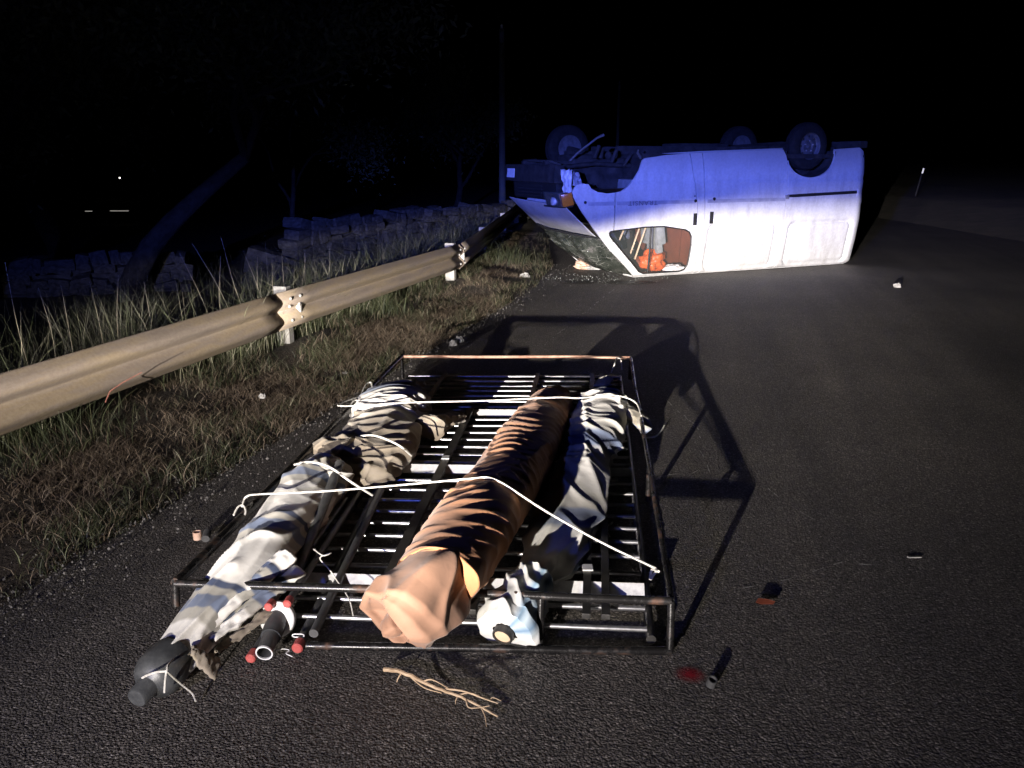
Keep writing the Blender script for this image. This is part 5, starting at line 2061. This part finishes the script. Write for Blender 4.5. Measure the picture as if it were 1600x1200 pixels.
# ------------------------------------------------------------------ dry stone wall beyond the rail
def stone_meshes():
    out = []
    for k in range(7):
        bm = bmesh.new()
        bmesh.ops.create_cube(bm, size=1.0)
        bmesh.ops.subdivide_edges(bm, edges=bm.edges[:], cuts=1, use_grid_fill=True)
        for v in bm.verts:
            p = v.co.copy()
            v.co = p * (0.62 + 0.28 / (p.length + .3)) + Vector((N(p.x * 2 + k * 9, p.y * 2, p.z * 2), N(p.x * 2, p.y * 2 + k * 7, p.z * 2), N(p.x * 2, p.y * 2, p.z * 2 + k * 5))) * .30
        me = bpy.data.meshes.new('stone')
        bm.to_mesh(me)
        bm.free()
        me.materials.append(M['stone'])
        out.append(me)
    return out


STN = stone_meshes()


def stone_wall(pa, pb, h0, h1, label, n_course_h=0.17, broken=0.0, back=True):
    A, B = Vector((*pa, 0)), Vector((*pb, 0))
    d = B - A
    L = d.length
    e = empty('stone_wall', (A.x, A.y, ground_z(A.x, A.y)), math.atan2(d.y, d.x))
    tag(e, label, 'stone wall')
    cnt = 0
    zmax = max(h0, h1)
    z = 0.0
    while z < zmax:
        ch = n_course_h * random.uniform(.75, 1.2)
        x = random.uniform(-.1, .15)
        while x < L:
            ln = random.uniform(.15, .46)
            zz = z + random.uniform(-.055, .055)
            top = h0 + (h1 - h0) * (x / L) + .14 * N(x * 1.1, 3.7, pa[0])
            if zz < top and random.random() > broken:
                o = bpy.data.objects.new('stone', random.choice(STN))
                COL.objects.link(o)
                o.parent = e
                o.location = (x + ln / 2, random.uniform(-.07, .07), zz + ch / 2)
                o.scale = (ln * 1.06, random.uniform(.34, .50), ch * random.uniform(.85, 1.35))
                o.rotation_euler = (random.uniform(-.2, .2), random.uniform(-.28, .28), random.choice((0, math.pi)) + random.uniform(-.25, .25))
                cnt += 1
            x += ln
        z += ch * .93
    bm = bmesh.new()
    bm_box(bm, (L / 2, .05, min(h0, h1) * .42), (L - .1, .22, min(h0, h1) * .84), None, 0.02)
    from_bm('wall_core', bm, M['stone'], e)
    return cnt


c1 = stone_wall((-4.05, 14.6), (0.3, 21.2), 0.95, 1.02, 'dry stone wall standing behind the guardrail towards the van')
c2 = stone_wall((-10.5, 12.1), (-5.6, 13.7), 0.42, 0.55, 'low broken stone wall behind the tall grass at the left', broken=.12)
# tumbled block at the near end of the wall
for i, (px, py, s) in enumerate([(412, 388, .55), (455, 398, .5), (432, 408, .45), (480, 392, .42), (402, 405, .4)]):
    p = at(px, py + 12, -0.2)
    o = bpy.data.objects.new('boulder', STN[i % 7])
    COL.objects.link(o)
    o.location = (p.x, p.y, ground_z(p.x, p.y) + s * .4)
    o.scale = (s * 1.2, s, s)
    o.rotation_euler = (.2 * i, .3, i * 1.1)
    tag(o, ['flat topped boulder at the near end of the stone wall', 'boulder right of the flat topped one at the wall end', 'low boulder in front of the wall end', 'boulder touching the start of the stone wall', 'leftmost small boulder by the wall end'][i], 'boulder', 'tumbled boulders at the wall end')


# ------------------------------------------------------------------ trees, barely lit by the beacon
def limb(bm, a, d, ln, r, depth, tips, seg=7):
    n = 6
    pts, rs = [a], [r]
    p, v = Vector(a), Vector(d).normalized()
    for i in range(n):
        v = (v + Vector((random.gauss(0, .16), random.gauss(0, .16), random.gauss(.03, .10)))).normalized()
        p = p + v * ln / n
        pts.append(p.copy())
        rs.append(r * (1 - .5 * (i + 1) / n))
    add_tube(bm, pts, rs, seg, False)
    if depth == 0:
        tips += pts[2:]
        return
    for k in range(random.choice((2, 3, 3))):
        i = random.randint(3, n)
        w = (v + Vector((random.gauss(0, .75), random.gauss(0, .75), random.gauss(.15, .35)))).normalized()
        limb(bm, pts[i], w, ln * random.uniform(.55, .8), rs[i] * .72, depth - 1, tips, max(5, seg - 1))


def tree(x, y, h, r, lean, label, leaves=9000, spread=.45, lsize=.05, sd=1):
    random.seed(sd)
    e = empty('tree', (x, y, ground_z(x, y)))
    tag(e, label, 'tree', 'trees on the dark slope')
    bm = bmesh.new()
    tips = []
    limb(bm, Vector((0, 0, -.1)), Vector((*lean, 1)), h * .42, r, 3, tips, 10)
    from_bm('trunk', bm, M['bark'], e, smooth=True)
    n = leaves
    T = np.array([tips[random.randrange(len(tips))] for _ in range(n)])
    P = T + rng.normal(0, spread * .5, (n, 3))
    a = rng.normal(0, 1, (n, 3)); a /= np.linalg.norm(a, axis=1)[:, None]
    b = np.cross(a, rng.normal(0, 1, (n, 3))); b /= np.linalg.norm(b, axis=1)[:, None]
    s = lsize * rng.uniform(.6, 1.4, n)[:, None]
    V = np.stack([P - a * s, P + b * s * .35, P + a * s, P - b * s * .35], 1).reshape(-1, 3)
    F_ = np.arange(n * 4).reshape(-1, 4)
    me = bpy.data.meshes.new('crown')
    me.from_pydata(V.tolist(), [], F_.tolist())
    link('crown', me, M['leaf'], e, smooth=False)
    return e


tree(-6.2, 12.6, 7.5, .20, (.35, .1), 'leaning tree with bare lower trunk behind the tall grass', 9000, .6, .06, 3)
tree(-7.6, 10.4, 6.5, .16, (-.1, .0), 'tree with crooked bark branch at the left picture edge', 7000, .6, .06, 8)
tree(-4.6, 16.5, 6.0, .07, (.0, .1), 'slender tree rising behind the near end of the stone wall', 6000, .5, .05, 21)
tree(-9.5, 17.0, 8.0, .25, (.1, .0), 'broad dark tree far back between the two left trees', 9000, .7, .07, 33)
tree(-1.8, 26.0, 5.0, .12, (.1, .0), 'low dark tree beyond the stone wall under the utility pole', 8000, .7, .07, 41)
random.seed(99)


# ------------------------------------------------------------------ poles and far lights
def upole(px, ybase, ytop, dist, r, label):
    dx = (px - 800) / FPX
    dv = -(ytop - 600) / FPX
    d = Vector((dx, _cp + dv * _sp, -_sp + dv * _cp))
    top = Vector((0, 0, CAM_H)) + d * (dist / d.y)
    e = empty('utility_pole', (top.x, top.y, -.6))
    tag(e, label, 'utility pole', 'utility poles beyond the van')
    under(tube('shaft', [(top.x, top.y, -1.0), (top.x, top.y, top.z)], [r * 1.35, r], M['concrete'], None, 14), e)
    bm = bmesh.new()
    bm_box(bm, (top.x, top.y - r - .03, top.z - .25), (.12, .05, .30), None, .01)
    under(from_bm('bracket', bm, M['galv'], None), e)
    bm = bmesh.new()
    lathe_bm(bm, [(0, .03), (.03, .045), (.06, .03), (.09, .045), (.12, .02), (.13, 0)], (top.x, top.y, top.z), (0, 0, 1), 12)
    under(from_bm('insulator', bm, M['plate'], None, smooth=True), e)


upole(784, 215, 45, 26.0, .085, 'pale concrete utility pole rising behind the van front')
upole(968, 215, 130, 52.0, .08, 'faint far utility pole behind the middle of the van')

p = at(1434, 288, 0.75)
dlo = empty('delineator_post', (p.x, p.y, 0))
tag(dlo, 'slanted roadside marker post with bright reflector far right', 'marker post')
bm = bmesh.new()
bm_box(bm, (p.x, p.y, .55), (.045, .04, 1.2), Matrix.Rotation(R(9), 3, 'Y'), .015)
under(from_bm('post', bm, M['under']), dlo)
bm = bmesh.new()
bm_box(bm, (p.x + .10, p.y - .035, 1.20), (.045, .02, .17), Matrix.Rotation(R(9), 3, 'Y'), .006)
under(from_bm('reflector', bm, mat_emit('reflector_painted_glow', (1.0, .97, .9), .6)), dlo)  # emission painted in for the headlight glint; the reflector is no lamp


def far_lamp(px, py, dist, r, st, label):
    dx = (px - 800) / FPX
    dv = -(py - 600) / FPX
    d = Vector((dx, _cp + dv * _sp, -_sp + dv * _cp))
    q = Vector((0, 0, CAM_H)) + d * (dist / d.y)
    e = empty('far_lamp', (q.x, q.y, q.z - 1.6))
    tag(e, label, 'lamp')
    under(tube('mast', [(q.x, q.y, q.z - 1.6), (q.x, q.y, q.z - r)], .03, M['under'], None, 8), e)
    bm = bmesh.new()
    bmesh.ops.create_icosphere(bm, subdivisions=2, radius=r)
    for v in bm.verts:
        v.co += q
    under(from_bm('lamp_globe', bm, mat_emit('far_lamp_glow', (1.0, .95, .85), st), smooth=True), e)


far_lamp(187, 278, 45, .045, 3, 'tiny distant lamp glinting through the trees at the left')


def far_strip(px0, px1, py, dist, label):
    def q(px):
        dx = (px - 800) / FPX
        dv = -(py - 600) / FPX
        d = Vector((dx, _cp + dv * _sp, -_sp + dv * _cp))
        return Vector((0, 0, CAM_H)) + d * (dist / d.y)
    a, b = q(px0), q(px1)
    bm = bmesh.new()
    bm_box(bm, (a + b) / 2, ((b - a).length, .03, .028), None, .01)
    o = from_bm('far_lit_strip', bm, mat_emit('far_strip_glow', (1.0, .95, .85), .25))  # emission stands in for light reflected off a distant edge
    tag(o, label, 'lit strip', 'distant lit strips')


far_strip(172, 201, 329.5, 28, 'longer pale lit strip far off between the left trees')
far_strip(133, 144, 330, 28, 'shorter pale lit strip far off left of the longer one')

# dark shrubs on the right bank
def shrub(x, y, r, h, label, sd, n=5000):
    random.seed(sd)
    e = empty('shrub', (x, y, ground_z(x, y)))
    tag(e, label, 'shrub', 'shrubs on the right bank')
    bm = bmesh.new()
    tips = []
    for k in range(6):
        limb(bm, Vector((random.gauss(0, .1), random.gauss(0, .1), -.05)), Vector((random.gauss(0, .5), random.gauss(0, .5), 1)), h * .5, .02, 1, tips, 5)
    from_bm('stems', bm, M['bark'], e, smooth=True)
    T = np.array([tips[random.randrange(len(tips))] for _ in range(n)])
    P = T + rng.normal(0, r * .25, (n, 3))
    a = rng.normal(0, 1, (n, 3)); a /= np.linalg.norm(a, axis=1)[:, None]
    b = np.cross(a, rng.normal(0, 1, (n, 3))); b /= np.linalg.norm(b, axis=1)[:, None]
    s = .035 * rng.uniform(.6, 1.4, n)[:, None]
    V = np.stack([P - a * s, P + b * s * .4, P + a * s, P - b * s * .4], 1).reshape(-1, 3)
    me = bpy.data.meshes.new('foliage')
    me.from_pydata(V.tolist(), [], np.arange(n * 4).reshape(-1, 4).tolist())
    link('foliage', me, M['leaf'], e, smooth=False)


for i, (x, y) in enumerate([(21.5, 31.5), (26, 38.0), (20.2, 28.0)]):
    shrub(x, y, 1.0, 1.1, ['dark shrub on the right bank below the marker post', 'dark shrub farthest back on the right bank', 'dark shrub at the right picture edge'][i], 60 + i)
